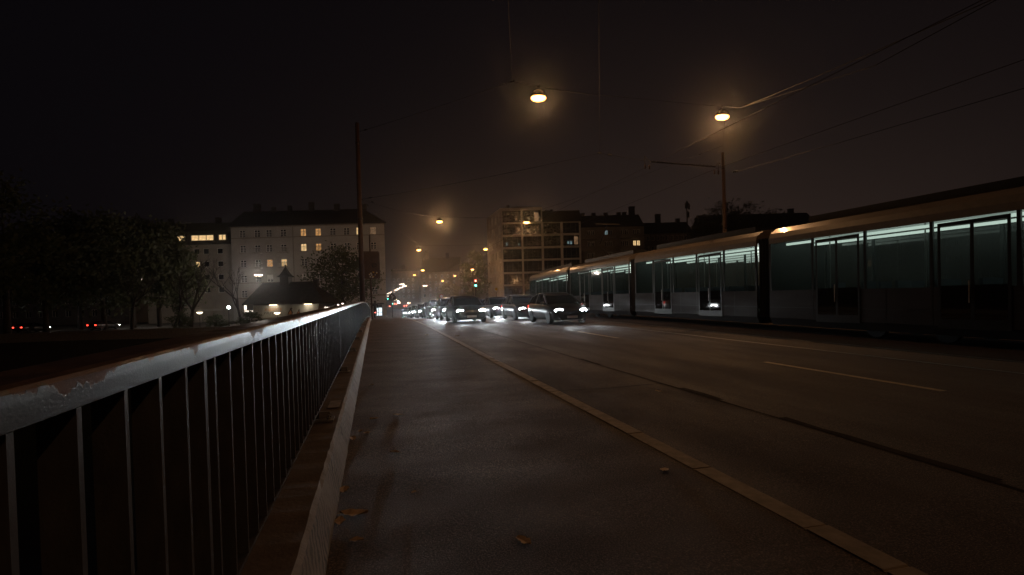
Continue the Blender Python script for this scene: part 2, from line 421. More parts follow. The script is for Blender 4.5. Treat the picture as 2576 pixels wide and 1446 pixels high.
# ground, banks and river
def G(x, y):
    if y < 5: h = -3.4
    elif y < 14: h = -3.4-3.6*(y-5)/9
    elif y < 58: h = -7.0
    elif y < 68: h = -7.0+5.4*(y-58)/10
    else: h = -1.6
    if -1.2 < x < 27.5 and y > 66: h = min(h, Z(y)-.25)
    return h
xs = [-1500, -700, -350, -200]+rng(-150, -10, 7)+rng(-9, -1.3, 1.1)+[-1.0, 13, 27.4]+rng(28, 150, 8)+[200, 350, 700, 1500]
ys = [-400, -150, -60, -30, -15, -5, 0, 5, 8, 11, 14, 30, 58, 60, 63, 66, 68]+rng(75, 180, 8)+[250, 400, 700, 1500]
rnd = random.Random(11)
mb = MB(); n = len(xs)
vs = [(x, y, G(x, y)+(rnd.uniform(-.25, .12) if (x < -2 or x > 28) else 0)) for y in ys for x in xs]
mb.add(vs, [(j*n+i, j*n+i+1, (j+1)*n+i+1, (j+1)*n+i) for j in range(len(ys)-1) for i in range(n-1)])
structure(mb.build('ground', 'ground', smooth=True))
mb = MB(); mb.add([(-1500, 9, -6.2), (1500, 9, -6.2), (1500, 61, -6.2), (-1500, 61, -6.2)], [(0,1,2,3)])
structure(mb.build('river', 'water'))
mb = MB(); mb.loft([[(x, 101+.0*x, -1.42), (x, 92, -1.42)] for x in rng(-160, -2, 20)], 0, False, False)
structure(mb.build('embankment_road', 'road'))

# ------------------------------------------------------------------ railings
HV = None
def railing(label, xf, sgn, y0, y1, post0, big=100):
    """xf: face towards the roadway, sgn: which way the depth goes."""
    th = thing('bridge_railing', label, 'railing', (xf+sgn*.08, y0, Z(y0)), 0, 'steel bar railings along the bridge')
    ys = rng(y0, y1, .5)
    # top rail: painted front face, brown top and back
    f = MB(); f.hv = []
    zz = [1.115, 1.118, 1.135, 1.155, 1.172, 1.179]
    hvs = [0, .05, .3, .6, .9, 1]
    xo = [0.006, 0, 0, 0, .001, .006]
    rows = [[(xf+sgn*a, y, Z(y)+z) for a, z in zip(xo, zz)] for y in ys]
    f.loft(rows if sgn > 0 else [r[::-1] for r in rows], 0, False, False)
    for y in ys: f.hv += (hvs if sgn > 0 else hvs[::-1])
    r = f.build('top_rail', 'railpaint', th)
    t = MB()
    sec = [(xf+sgn*.0075, 1.1175), (xf+sgn*.009, 1.176), (xf+sgn*.022, 1.183), (xf+sgn*.15, 1.181), (xf+sgn*.166, 1.172), (xf+sgn*.166, 1.119)]
    t.sweep(sec if sgn < 0 else sec[::-1], ys)
    t.build('rail_cap', 'railtop', r)
    b = MB(); x0, x1 = sorted((xf+sgn*.012, xf+sgn*.07))
    b.sweep([(x0, .255), (x1, .255), (x1, .272), (x0, .272)], ys); b.build('bottom_rail', 'barpaint', th)
    posts = []; y = post0
    while y > y0+3.3: y -= 3.21
    while y < y1-.05:
        if y > y0: posts.append(y)
        y += 3.21
    def bladem(y, x0, x1, hw, z0, z1):
        m = MB(); a, c = sorted((xf+sgn*x0, xf+sgn*x1)); k = Z(y)
        m.box(a, c, y-hw, y+hw, k+z0, k+z1); return m
    for y in posts:
        p = bladem(y, .008, .11, .014, .20, 1.116).build('post', 'barpaint', th)
        m = MB(); k = Z(y); a, c = sorted((xf-sgn*.12, xf+sgn*.16))
        m.box(a, c, y-.09, y+.09, k+.181, k+.196)
        a, c = sorted((xf-sgn*.085, xf+sgn*.01))
        m.box(a, c, y-.006, y+.006, k+.196, k+.26)
        for bx, by in ((-.08, .05), (-.08, -.05), (.12, .05), (.12, -.05)):
            m.lathe([(.017, 0), (.017, .016), (.009, .018), (.009, .042), (.001, .046)], (xf+sgn*bx, y+by, k+.196), 6)
        m.build('base_plate', 'steel', p)
    bl = []
    for i, y in enumerate(posts+[posts[-1]+3.21]):
        for k in range(17):
            q = y-3.21+.11+k*.1835
            if y0+.05 < q < y1-.05: bl.append(q)
    bl.sort(key=lambda q: abs(q-1.5))
    for q in bl[:big]: bladem(q, .010, .072, .0085, .272, 1.1165).build('baluster', 'barpaint', th)
    m = MB()
    for q in bl[big:]:
        k = Z(q); a, c = sorted((xf+sgn*.010, xf+sgn*.072)); m.box(a, c, q-.0085, q+.0085, k+.272, k+1.1165)
    if bl[big:]: m.build('balusters', 'barpaint', th)['kind'] = 'stuff'
    return th
railing('grey railing with flaking paint beside the near pavement, ending at the tall pole', -.517, -1, -3.0, 32.4, 1.82)
railing('grey bar railing beside the near pavement, continuing beyond the tall pole', -.517, -1, 34.3, 64, 36.2, 0)
railing('dark bar railing on the far side of the bridge, behind the tram', 26.05, 1, -3, 64, 2.2, 60)
# parapets
def parapet(label, sec, ys, mats, xedge, pieces=None):
    t = MB(); rnd = random.Random(8)
    rings = []
    for y in ys: rings.append([(x+(rnd.uniform(-.004, .004) if 0 < i < len(sec)-1 else 0), y, Z(y)+z+(rnd.uniform(-.004, .004) if 0 < i < len(sec)-1 else 0)) for i, (x, z) in enumerate(sec)])
    n = len(sec); vs = [v for r in rings for v in r]
    for i in range(len(rings)-1):
        for k in range(n):
            k2 = (k+1) % n
            t.add([rings[i][k], rings[i][k2], rings[i+1][k2], rings[i+1][k]], [(0,1,2,3)], mats[1][k])
    t.add(rings[0], [tuple(range(n))]); t.add(rings[-1], [tuple(reversed(range(n)))])
    o = t.build('concrete_parapet', mats[0]); tag(o, label, 'parapet'); return o
ysn = rng(-3, 33.5, .12)+rng(34, 64, 1)
parapet('low concrete parapet with dark scribbles under the near railing', [(-.262, -.10), (-.262, .004), (-.335, .165), (-.362, .181), (-1.0, .176), (-1.0, -.10)], ysn, (['concrete', 'scribble', 'ledge'], [0, 1, 0, 2, 0, 0]), 0)
parapet('low pale concrete parapet with scrawled words under the far railing', [(25.80, -.10), (25.80, .20), (25.84, .222), (26.9, .205), (26.9, -.10)], rng(-3, 64, 1), (['concrete'], [0]*5), 0)
def text_mesh(body, size, ext=.001):
    c = bpy.data.curves.new('lettering', 'FONT'); c.body = body; c.size = size; c.extrude = ext
    o = bpy.data.objects.new('lettering', c); COL.objects.link(o)
    dg = bpy.context.evaluated_depsgraph_get(); me = bpy.data.meshes.new_from_object(o.evaluated_get(dg))
    bpy.data.objects.remove(o); bpy.data.curves.remove(c); me.materials.clear(); return me
MT['graffiti'] = surf('spray paint', (.012, .010, .012), (.03, .026, .03), 8, .7)
# scrawls on the far parapet
for txt, y, sz in (('WAF?', 14.2, .24), ('KZOO', 24.6, .22), ('BOOM', 33.0, .2)):
    me = text_mesh(txt, sz); me.materials.append(MT['graffiti'])
    o = bpy.data.objects.new('graffiti', me); COL.objects.link(o)
    o.rotation_euler = (R(90), 0, R(-90)); o.location = (25.797, y, Z(y)+.02)
    o.parent = [q for q in COL.objects if q.name == 'concrete_parapet.001'][0]
# repair patch on the near parapet ledge
mb = MB(); k = Z(5.7); mb.box(-.50, -.385, 5.55, 5.95, k+.184, k+.187)
o = mb.build('repair_patch', 'granite'); o.parent = bpy.data.objects['concrete_parapet']

# ------------------------------------------------------------------ fallen leaves
def leafmesh(seed, L):
    rnd = random.Random(seed); m = MB(); n = 9
    ctr = []; a = []; b = []
    for i in range(n):
        t = i/(n-1); w = math.sin(math.pi*min(1, t*.93+.05))**.8*.30*(1+.25*rnd.uniform(-1, 1))
        zc = .05*math.sin(t*3+seed)+.03*rnd.random()+.06
        ctr.append((t-.5, .05*math.sin(t*4+seed), zc*.55)); a.append((t-.5, w, zc+.06*abs(math.sin(seed+t*5)))); b.append((t-.5, -w, zc+.08*abs(math.cos(seed*2+t*4))))
    for i in range(n-1):
        m.add([[q*L for q in p] for p in (a[i], a[i+1], ctr[i+1], ctr[i])], [(0,1,2,3)])
        m.add([[q*L for q in p] for p in (ctr[i], ctr[i+1], b[i+1], b[i])], [(0,1,2,3)])
    m.tube([(-.5*L, .02*L, .03*L), (-.68*L, .07*L, .012*L), (-.8*L, .06*L, .03*L)], .008*L, 5)
    return m
LV = [(1317,1363,.10,'curled tan leaf alone in the middle of the near pavement'),
 (1671,1183,.10,'brown curled leaf on the pavement close to the kerb stones'),
 (890,1293,.17,'largest dry leaf, twisted, at the foot of the parapet'),
 (855,1312,.10,'crumpled leaf touching the largest dry leaf by the parapet'),
 (865,1233,.10,'flat pale leaf just behind the largest one near the parapet'),
 (1041,1239,.05,'tiny yellow leaf on bare pavement left of the curled tan leaf'),
 (887,1105,.12,'brown leaf lying in front of the little leaf cluster by the parapet'),
 (922,1090,.10,'upright leaf in the little cluster beside the parapet'),
 (905,1085,.09,'dark leaf at the back of the little cluster beside the parapet'),
 (1000,1044,.10,'thin pale leaf farther along, away from the parapet'),
 (941,1054,.10,'light leaf halfway along the pavement near the parapet'),
 (993,1138,.08,'small leaf standing on edge on the open pavement'),
 (896,1361,.08,'small brown leaf on the pavement at the bottom edge of the picture'),
 (935,969,.12,'leaf far along the parapet, beyond the light one'),
 (1074,843,.16,'dark clump of leaf near the far end of the kerb line'),
 (1150,838,.14,'dark leaf on the cycle path far ahead'),
 (1655,967,.09,'pale scrap of leaf on the cycle path beside the tar joint')]
for i, (px, py, L, lb) in enumerate(LV):
    p = onDeck(px, py, 0)
    dz = -.097 if p.x > 2.4 else .001
    o = leafmesh(i+1, L).build('fallen_leaf', 'dryleaf', smooth=True)
    o.location = (p.x, p.y, Z(p.y)+dz); o.rotation_euler = (0, 0, random.Random(i).uniform(0, 6.28))
    tag(o, lb, 'leaf', 'dry leaves fallen on the pavement')

# ------------------------------------------------------------------ boulders on the near bank
for i in range(34):
    rnd = random.Random(100+i)
    m = MB(); r = rnd.uniform(.35, .75)
    prof = [(max(.05, math.sin(math.pi*k/6)), -math.cos(math.pi*k/6)) for k in range(7)]
    rings = [[(r*q*math.cos(a)*rnd.uniform(.8, 1.15), r*.85*q*math.sin(a)*rnd.uniform(.8, 1.15), r*.7*h*rnd.uniform(.85, 1.1)) for a in [2*math.pi*j/9 for j in range(9)]] for q, h in prof]
    m.loft(rings)
    o = m.build('boulder', 'rock')
    row, c = divmod(i, 7)
    x = -2.2-c*1.15+rnd.uniform(-.3, .3); y = -.2+row*1.35+rnd.uniform(-.3, .3)
    o.location = (x, y, G(x, y)+.25); o.rotation_euler = (rnd.random(), rnd.random(), rnd.random()*6)
    tag(o, 'rough brown boulder of the bank, dimly seen between the railing bars', 'boulder', 'boulders of the river bank below the railing')

# ------------------------------------------------------------------ poles, wires, lamps over the road
def tall_pole(label, x, y, h, lean=0.0, rad=.165):
    t = thing('tram_pole', label, 'pole', (x, y, Z(y)+.1), 0, 'tall steel tram poles at the bridge edges')
    m = MB(); m.tube([(x, y, Z(y)+.1), (x+lean*.5, y, Z(y)+h*.5), (x+lean, y, Z(y)+h)], [rad, rad*.86, rad*.72], 20); m.build('shaft', 'poleP', t, True)
    m = MB(); m.lathe([(rad*.70, 0), (rad*.74, .03), (rad*.3, .07), (.01, .08)], (x+lean, y, Z(y)+h), 16); m.build('pole_cap', 'darkmetal', t, True)
    m = MB(); m.lathe([(rad*1.45, 0), (rad*1.45, .05), (rad*1.12, .12), (rad*1.05, .2)], (x, y, Z(y)+.09), 16); m.build('pole_foot', 'darkmetal', t, True)
    for hz in (h*.52, h*.9):
        m = MB(); q = lean*hz/h; rr = rad*(1-.28*hz/h)
        m.lathe([(rr*1.16, -.06), (rr*1.2, 0), (rr*1.16, .06)], (x+q, y, Z(y)+hz), 16); m.build('clamp', 'darkmetal', t, True)
    return t
PL = Vector((-.72, 33.3, 0)); PR = Vector((26.3, 33.9, 0))
tall_pole('tall brown pole where the near railing ends', PL.x, PL.y, 12.3)
tall_pole('tall brown pole rising behind the tram at the far side of the bridge', PR.x, PR.y, 12.0, -.12)
def sag(a, b, s, n=14):
    a = Vector(a); b = Vector(b)
    return [a+(b-a)*(i/n)-Vector((0, 0, 4*s*(i/n)*(1-i/n))) for i in range(n+1)]
def wire(name, label, segs, r, mat='spanwire', knobs=(), group='overhead wires of the tram line'):
    t = thing(name, label, 'wire', segs[0][0], 0, group)
    m = MB()
    for s in segs: m.tube(s, r, 6)
    m.build('strand', mat, t)
    for k in knobs:
        q = MB(); d = (k[1]).normalized(); c = k[0]
        q.tube([c-d*.14, c-d*.1, c-d*.05, c, c+d*.05, c+d*.1, c+d*.14], [.012, .05, .025, .055, .025, .05, .012], 8); q.build('insulator', 'black', t)
    return t
A1 = Vector((PL.x+.1, PL.y, W(925, 347, 33).z)); A2 = Vector((PL.x+.1, PL.y, W(925, 510, 33).z))
N1 = W(1287, 205, 23.0); N2 = W(1508, 385, 24.5)
LP1 = W(1354, 243, 22.3); LP2 = W(1816, 291, 25.0)
T1 = W(1450, 233, 23.5); T2 = W(1750, 262, 25); T3 = W(1862, 271, 25.5)
OVER = Vector((-.65, -1.6, 12.2))
BL = W(1622, 405, 21.5); BR = W(1806, 420, 22.9)
R1 = Vector((PR.x-.12, PR.y, W(1784, 378, 38).z)); R2 = Vector((PR.x, PR.y, W(1790, 548, 38).z))
dirn = lambda a, b: (Vector(b)-Vector(a)).normalized()
wire('span_wire', 'span wire from the near pole across to the two big street lamps', [[A1, A1+(N1-A1)*.5-Vector((0,0,.05)), N1], [N1, LP1+Vector((0,0,.42)), T1, T2, LP2+Vector((0,0,.45)), T3], sag(T3, W(2560, -30, 9), .05)], .011, knobs=[(A1+(N1-A1)*.06, N1-A1)])
wire('span_wire', 'wire that drops from above to the knot left of the brightest lamp', [[N1, OVER]], .009, knobs=[(N1, N1-A1)])
wire('span_wire', 'thin wire rising straight up between the two big lamps', [[N2, OVER+Vector((.1, 0, -.5))]], .009, knobs=[(N2, BL-N2)])
wire('span_wire', 'wire from the middle of the near pole up to the hanging cross arm', [sag(A2, N2, .12), [N2, BL]], .010, knobs=[(A2+(N2-A2)*.05, N2-A2), (N2+(BL-N2)*.25, BL-N2)])
wire('span_wire', 'wire holding the cross arm back to the far pole', [sag(BR, R1, .05)], .010, knobs=[(BR+(R1-BR)*.2, R1-BR)])
wire('span_wire', 'slack wire from the far pole top down to the left', [sag(R1+Vector((0, 0, .7)), W(1290, 548, 75), .25)], .011, knobs=[(R1+(W(1290, 548, 75)-R1)*.06+Vector((0, 0, .6)), W(1290, 548, 75)-R1)])
wire('span_wire', 'low wire from the near pole towards the second row of lamps', [sag(A2, W(1105, 545, 55), .25), sag(W(1105, 545, 55), W(1324, 546, 57), .1)], .013, knobs=[(A2+(W(1105, 545, 55)-A2)*.09, W(1105, 545, 55)-A2)])
wire('span_wire', 'lowest wire leaving the near pole over the street', [sag(A2, W(1053, 616, 81), .2), sag(W(1053, 616, 81), W(1221, 614, 80), .15)], .013, knobs=[(A2+(W(1053, 616, 81)-A2)*.05, W(1053, 616, 81)-A2)])
wire('span_wire', 'double stay wire leaving the far pole behind the antenna mast', [sag(R2, W(1640, 592, 70), .1), sag(R2-Vector((0, 0, .1)), W(1560, 600, 70), .1)], .013)
wire('span_wire', 'short stay between the far pole and the lamp above it', [[R1+Vector((0, 0, -.2)), LP2+Vector((.15, 0, -.05))]], .009)
c1 = onX(1640, 413, 10.4); c2 = onX(1802, 424, 14.06)
def contact(label, L, pts):
    wire('contact_wire', label, [[Vector(p) for p in pts]], .0085, 'wire')
c1x = onX(2470, 0, 10.4); c1y = onX(1400, 531, 10.4); c1z = onX(1100, 690, 11.0)
c2x = onX(2575, 150, 14.06); c2y = onX(1500, 545, 14.06); c2z = onX(1290, 640, 14.3)
contact('nearer contact wire above the tram tracks, the steeper of the two', 10.4, [c1x+(c1x-c1)*.6, c1x, c1, c1y, c1z])
contact('farther contact wire above the tram tracks, over the tram roof', 14.06, [c2x+(c2x-c2)*.5, c2x, c2, c2y, c2z])
wire('span_wire', 'feeder wire running above the nearer contact wire', [[onX(2560, -30, 9.6), onX(2200, 165, 10.6), T3]], .008)
wire('span_wire', 'wire below the farther contact wire at the edge of the sky', [[onX(2575, 222, 13.2), onX(2100, 362, 14.0), BR+Vector((1.4, .6, .0))]], .008, knobs=[(BR+Vector((1.4, .6, .0)), Vector((1, -.3, .1)))])
# hanging cross arm with its insulators
t = thing('cross_arm', 'notched cross arm hanging between the contact wires', 'wire holder', (BL+BR)/2)
m = MB(); m.bar(BL+Vector((.25, 0, -.02)), BR-Vector((.15, 0, 0)), .035, .05)
for i in range(16):
    q = BL.lerp(BR, .1+.8*i/15); m.box(q.x-.012, q.x+.012, q.y-.02, q.y+.02, q.z+.02, q.z+.07)
m.build('beam', 'darkmetal', t)
for e, s in ((BL, 1), (BR, -1)):
    m = MB(); m.tube([e+Vector((.3*s, 0, -.01)), e+Vector((.12*s, 0, .05)), e+Vector((0, 0, .22)), e+Vector((-.03*s, 0, .2)), e+Vector((-.02*s, 0, .0)), e+Vector((0, 0, -.16))], .016, 8); m.build('hook', 'darkmetal', t, True)
    for dx in (0, .2*s):
        m = MB(); m.lathe([(.014, -.34), (.05, -.31), (.025, -.27), (.055, -.24), (.025, -.2), (.05, -.17), (.014, -.14)], e+Vector((dx, 0, .0)), 10); m.build('insulator', 'poleP', t, True)

def lamp_proto():
    t = thing('hanging_street_lamp', 'x', 'street lamp', (0,0,0), 0, 'orange lamps hanging over the road')
    m = MB(); m.loft([[(a*math.cos(q)*.34, a*math.sin(q)*.22, z) for q in [2*math.pi*k/16 for k in range(16)]] for a, z in ((.25, .30), (.55, .26), (.85, .16), (1.0, .03), (1.04, 0.0), (.97, 0.0))]); m.build('housing', 'darkmetal', t, True)
    m = MB(); m.loft([[(a*math.cos(q)*.32, a*math.sin(q)*.205, z) for q in [2*math.pi*k/16 for k in range(16)]] for a, z in ((.98, .0), (1.08, -.05), (1.05, -.11), (.8, -.18), (.40, -.215), (.03, -.225))]); m.build('lens', 'sodium', t, True)
    m = MB(); m.tube([(0, 0, .28), (0, 0, .46)], .02, 6); m.box(-.1, .1, -.02, .02, .43, .47); m.build('hanger', 'darkmetal', t)
    return t
LAMP = lamp_proto()
SOD = (1.0, .51, .215)
LS = [(LP1, 1.0, 'biggest and brightest orange lamp, hanging high over the road', 520),
 (LP2, 1.0, 'orange lamp hanging above the far tram pole', 430),
 (W(1105, 556, 55), 1.0, 'orange lamp hanging over the street right of the pale apartment house roof', 750),
 (W(1324, 558, 57), 1.0, 'orange lamp hanging in front of the concrete block with big window bays', 420),
 (W(1053, 628, 90), 1.1, 'orange lamp below and left of the one over the street opening', 900),
 (W(1221, 626, 105), 1.3, 'orange lamp at the street side corner of the concrete block', 600),
 (W(1063, 679, 125), 1.15, 'orange lamp right of the first tube lamps, in front of the far dark houses', 350),
 (W(1042, 691, 146), 1.1, 'orange lamp just above the tube lamp row', 550),
 (W(1188, 677, 128), 1.15, 'orange lamp above the red and green signal', 550),
 (W(1144, 693, 160), 1.1, 'orange lamp between the leafy lit tree and the poplar', 550),
 (W(1113, 706, 185), 1.1, 'orange lamp shining into the top of the lit tree', 700),
 (Vector((6.6, -11.5, 10.4)), 1.0, 'orange lamp over the road behind the place one looks from', 200)]
for i, (p, sc, lb, pw) in enumerate(LS):
    o = LAMP if i == 0 else copy_tree(LAMP)
    o.location = p; o.scale = (sc, sc, sc); o['label'] = lb
    o.rotation_euler.z = R(-12)
    lamp('sodium_light', 'POINT', pw*.78, SOD, o, (0, 0, -.275), .035)
# far suspended tube lamps
def tube_proto():
    t = thing('tube_lamp', 'x', 'street lamp', (0,0,0), 0, 'tube lamps hanging over the side street')
    m = MB(); m.lathe([(.05, -.7), (.11, -.68), (.115, 0), (.11, .68), (.05, .7)], (0,0,0), 10, axis='x'); m.build('tube', 'tube', t, True)
    m = MB(); m.box(-.72, .72, -.1, .1, .10, .18); m.tube([(-.4, 0, .18), (-.4, 0, .5)], .02, 5); m.tube([(.4, 0, .18), (.4, 0, .5)], .02, 5); m.build('housing', 'darkmetal', t)
    return t
TB = tube_proto()
TL = [(780,268,125),(855,318,112),(758,362,100),(672,400,88),(607,435,80),(553,463,72),(505,480,64),(465,500,58),(420,520,56),(375,540,54),(372,610,50)]
ORD = ['first', 'second', 'third', 'fourth', 'fifth', 'sixth', 'seventh', 'eighth', 'ninth', 'tenth']
tl = []
for k, (x, y, w) in enumerate(TL):
    px, py = (1500+x/7.23)*.6287, (1100+y/7.23)*.6287
    lb = f'{ORD[k]} tube lamp from the top in the row down the side street' if k < 10 else 'lone low tube lamp at the bottom end of the row'
    tl.append((px, py, 1.4*F/(w/7.23*.6287), lb))
tl += [((1500+1445/7.23)*.6287, (1100+312/7.23)*.6287, 170, 'lone tube lamp between the dark houses and the lit tree'),
       (650, 692, 92, 'pinkish tube lamp in front of the pale apartment house, above the kiosk roof'),
       (356, 703, 105, 'tube lamp among the dark trees, the outer of two'),
       (404, 706, 105, 'tube lamp among the dark trees, the inner of two')]
for i, (px, py, d, lb) in enumerate(tl):
    o = TB if i == 0 else copy_tree(TB)
    o.location = W(px, py, d); o['label'] = lb; o.rotation_euler.z = R(-15)
    if i in (0, 3, 6, 12, 13): lamp('tube_light', 'POINT', (120 if i < 12 else (1500 if i == 12 else 250)), (1, .86, .74), o, (0, 0, -.3), .2)

# ------------------------------------------------------------------ buildings
def facade(mb, O, U, Nn, Wd, H, holes, dep=.25, mi=0):
    """wall with real openings; holes (x, z, w, h) from the lower left corner"""
    O = Vector(O); U = Vector(U); Nn = Vector(Nn); Zv = Vector((0,0,1))
    xs = sorted({0, Wd}|{round(h[0], 3) for h in holes}|{round(h[0]+h[2], 3) for h in holes})
    zs = sorted({0, H}|{round(h[1], 3) for h in holes}|{round(h[1]+h[3], 3) for h in holes})
    for i in range(len(xs)-1):
        for j in range(len(zs)-1):
            cx, cz = (xs[i]+xs[i+1])/2, (zs[j]+zs[j+1])/2
            if any(h[0] < cx < h[0]+h[2] and h[1] < cz < h[1]+h[3] for h in holes): continue
            mb.add([O+U*a+Zv*b for a, b in ((xs[i], zs[j]), (xs[i+1], zs[j]), (xs[i+1], zs[j+1]), (xs[i], zs[j+1]))], [(0,1,2,3)], mi)
    for x, z, w, h in [q[:4] for q in holes]:
        c = [(x, z), (x+w, z), (x+w, z+h), (x, z+h)]
        for k in range(4):
            a, b = c[k], c[(k+1) % 4]
            pa, pb = O+U*a[0]+Zv*a[1], O+U*b[0]+Zv*b[1]
            mb.add([pa, pb, pb-Nn*dep, pa-Nn*dep], [(0,1,2,3)], mi)
WM = {}
def winmesh(w, h, style, lit):
    k = (round(w, 2), round(h, 2), style)
    if k not in WM:
        m = MB(); b = .07
        m.box(0, b, -.06, .06, 0, h); m.box(w-b, w, -.06, .06, 0, h); m.box(b, w-b, -.06, .06, 0, b); m.box(b, w-b, -.06, .06, h-b, h)
        if style == 'cross':
            m.box(w/2-.06, w/2+.06, -.062, .058, b, h-b); m.box(b, w/2-.06, -.058, .056, h*.66, h*.66+.09); m.box(w/2+.06, w-b, -.058, .056, h*.66, h*.66+.09)
            for q in (.27, .73): m.box(w*q-.018, w*q+.018, -.05, .05, b, h*.66)
            for q in (.33,): m.box(b, w/2-.06, -.048, .048, h*q-.018, h*q+.018); m.box(w/2+.06, w-b, -.048, .048, h*q-.018, h*q+.018)
        elif style == 'double': m.box(w/2-.05, w/2+.05, -.062, .058, b, h-b)
        elif style == 'wide':
            for q in (.2, .5, .8): m.box(w*q-.045, w*q+.045, -.06, .058, b, h-b)
            m.box(b, w-b, -.058, .03, h*.22, h*.22+.08)
        WM[k] = m.mesh('window', 'dframe' if style == 'wide' else 'wframe')
    f = WM[k]
    k2 = (round(w, 2), round(h, 2), lit)
    if k2 not in WM:
        m = MB(); m.box(.03, w-.03, .0, .03, .03, h-.03)
        WM[k2] = m.mesh('pane', lit)
    return f, WM[k2]
def window(parent, x, z, w, h, style='cross', lit='glassdark', y=.15, rz=0, x0=0, name='window'):
    f, p = winmesh(w, h, style, lit)
    o = bpy.data.objects.new(name, f); COL.objects.link(o); o.parent = parent
    if rz: o.rotation_euler.z = rz; o.location = (x0+y*math.sin(0) + (y if rz < 0 else 0), x, z)
    else: o.location = (x, y, z)
    q = bpy.data.objects.new('pane', p); COL.objects.link(q); q.parent = o
    return o
def hiproof(mb, x0, x1, y0, y1, z, h, hl, hr, ov=.4, mi=0, sk=0):
    ym = (y0+y1)/2
    a = [(x0-ov, y0-ov, z), (x1+ov, y0-ov, z), (x1+ov-sk, y1+ov, z), (x0-ov, y1+ov, z), (x0+hl, ym, z+h), (x1-hr, ym, z+h)]
    b = [(p[0], p[1], p[2]-.18) for p in a[:4]]
    mb.add(a+b, [(0,1,5,4), (1,2,5), (2,3,4,5), (3,0,4), (6,7,1,0), (7,8,2,1), (8,9,3,2), (9,6,0,3), (9,8,7,6)], mi)
def boxwalls(mb, Wd, D, H, sides='lrb', mi=0, sk=0):
    if 'r' in sides: mb.add([(Wd,0,0),(Wd-sk,D,0),(Wd-sk,D,H),(Wd,0,H)], [(0,1,2,3)], mi)
    if 'l' in sides: mb.add([(0,D,0),(0,0,0),(0,0,H),(0,D,H)], [(0,1,2,3)], mi)
    mb.add([(Wd-sk,D,0),(0,D,0),(0,D,H),(Wd-sk,D,H)], [(0,1,2,3)], mi)
    mb.add([(0,0,H),(Wd,0,H),(Wd-sk,D,H),(0,D,H)], [(0,1,2,3)], mi)
def bld(name, label, px, d, zb=-1.6, rz=-15.0, cat='building'):
    p = W(px, 768, d); return thing(name, label, cat, (p.x, p.y, zb), R(rz))
FZ = -1.6
# pale apartment house
B = bld('apartment_house', 'pale plastered apartment house with lit top floor windows', 587, 115)
S = .0210; Wd = 34.4; HE = W(780, 565, 115).z-FZ
ux = lambda zx: (zx-358)*S
uz = lambda zy: HE-(zy-312)*S
cols = [480, 637, 762, 915, 1130, 1288, 1445, 1592, 1725, 1875]
wl = []
lit = {(0, 4): 'litwarm', (0, 5): 'litwarm', (0, 8): 'litbright', (0, 9): 'litdim', (1, 4): 'litbright', (1, 5): 'litwarm', (2, 2): 'litwarm', (2, 3): 'litbright'}
for r, zb in enumerate((434, 594, 752, 914, 1075)):
    for c, zx in enumerate(cols):
        wl.append((ux(zx)-.62, uz(zb), 1.24, 1.62, lit.get((r, c), 'glassdark'), r, c))
shop = (ux(1852), .12, 2.0, 2.9)
mb = MB(); facade(mb, (0,0,0), (1,0,0), (0,-1,0), Wd, HE, [w[:4] for w in wl]+[shop]); boxwalls(mb, Wd, 13, HE, sk=4.4)
mb.build('wall', 'plaster', B, local=True)
mb = MB()
for zz, h, pr in ((uz(330), .30, .16), (uz(444), .16, .08), (uz(925), .22, .10), (uz(1090), .3, .12)): mb.box(-.05, Wd+.05, -pr, -.002, zz, zz+h)
mb.build('cornice', 'trim', B, local=True)
mb = MB(); hiproof(mb, 0, Wd, 0, 13, HE+.02, 4.4, -.3, 6.5, .55, 0, 4.4); rf = mb.build('roof', 'roof', B, local=True)
for zx, w, h in ((505, 1.5, 1.6), (690, .8, .8), (875, .8, 1.0), (1118, 1.1, 1.7), (1400, 1.1, 1.1), (1712, .9, .9)):
    mb = MB(); x = ux(zx); mb.box(x-w/2, x+w/2, 5.6, 6.5, HE+3.2, HE+4.3+h); mb.box(x-w/2-.08, x+w/2+.08, 5.5, 6.6, HE+4.3+h, HE+4.45+h); mb.build('chimney', 'roof', rf, local=True)
mb = MB(); x = ux(1660); mb.tube([(x, 6, HE+4.0), (x, 6, HE+8.9)], .035, 6)
for zz, w in ((7.2, .5), (8.2, .9), (8.8, .7)): mb.bar((x-w, 6, HE+zz), (x+w, 6, HE+zz+.25*w), .03, .03)
mb.build('aerial', 'darkmetal', rf, local=True)
mb = MB(); mb.tube([(ux(1020), -.12, 2.5), (ux(1020), -.12, HE-.2)], .08, 8); mb.build('drainpipe', 'trim', B, local=True)
for x, z, w, h, l, r, c in wl:
    window(B, x, z, w, h, 'cross', l)
    if (r, c) in ((3, 2), (3, 3), (3, 4)):
        mb = MB(); mb.box(x+.04, x+w-.04, .03, .08, z+h*.42, z+h); mb.build('roller_blind', 'wframe', B, local=True)
    mb = MB(); mb.box(x-.18, x+w+.18, -.10, .1, z-.12, z-.003); mb.build('window_sill', 'trim', B, local=True)
for r, c in ((1, 1), (1, 3), (1, 5), (2, 1), (2, 3), (2, 5)):
    x, z = ux(cols[c]), uz((434, 594, 752)[r])
    mb = MB(); mb.box(x-1.1, x+1.1, -1.0, -.11, z-.35, z-.18)
    for k in range(15): mb.box(x-1.05+k*.147, x-1.02+k*.147, -.98, -.95, z-.18, z+.72)
    mb.box(x-1.1, x+1.1, -1.0, -.93, z+.72, z+.80); mb.box(x-1.1, x-1.04, -.93, -.01, z+.72, z+.8); mb.box(x+1.04, x+1.1, -.93, -.01, z+.72, z+.8)
    mb.build('balcony', 'balcony', B, local=True)
x, z, w, h = shop
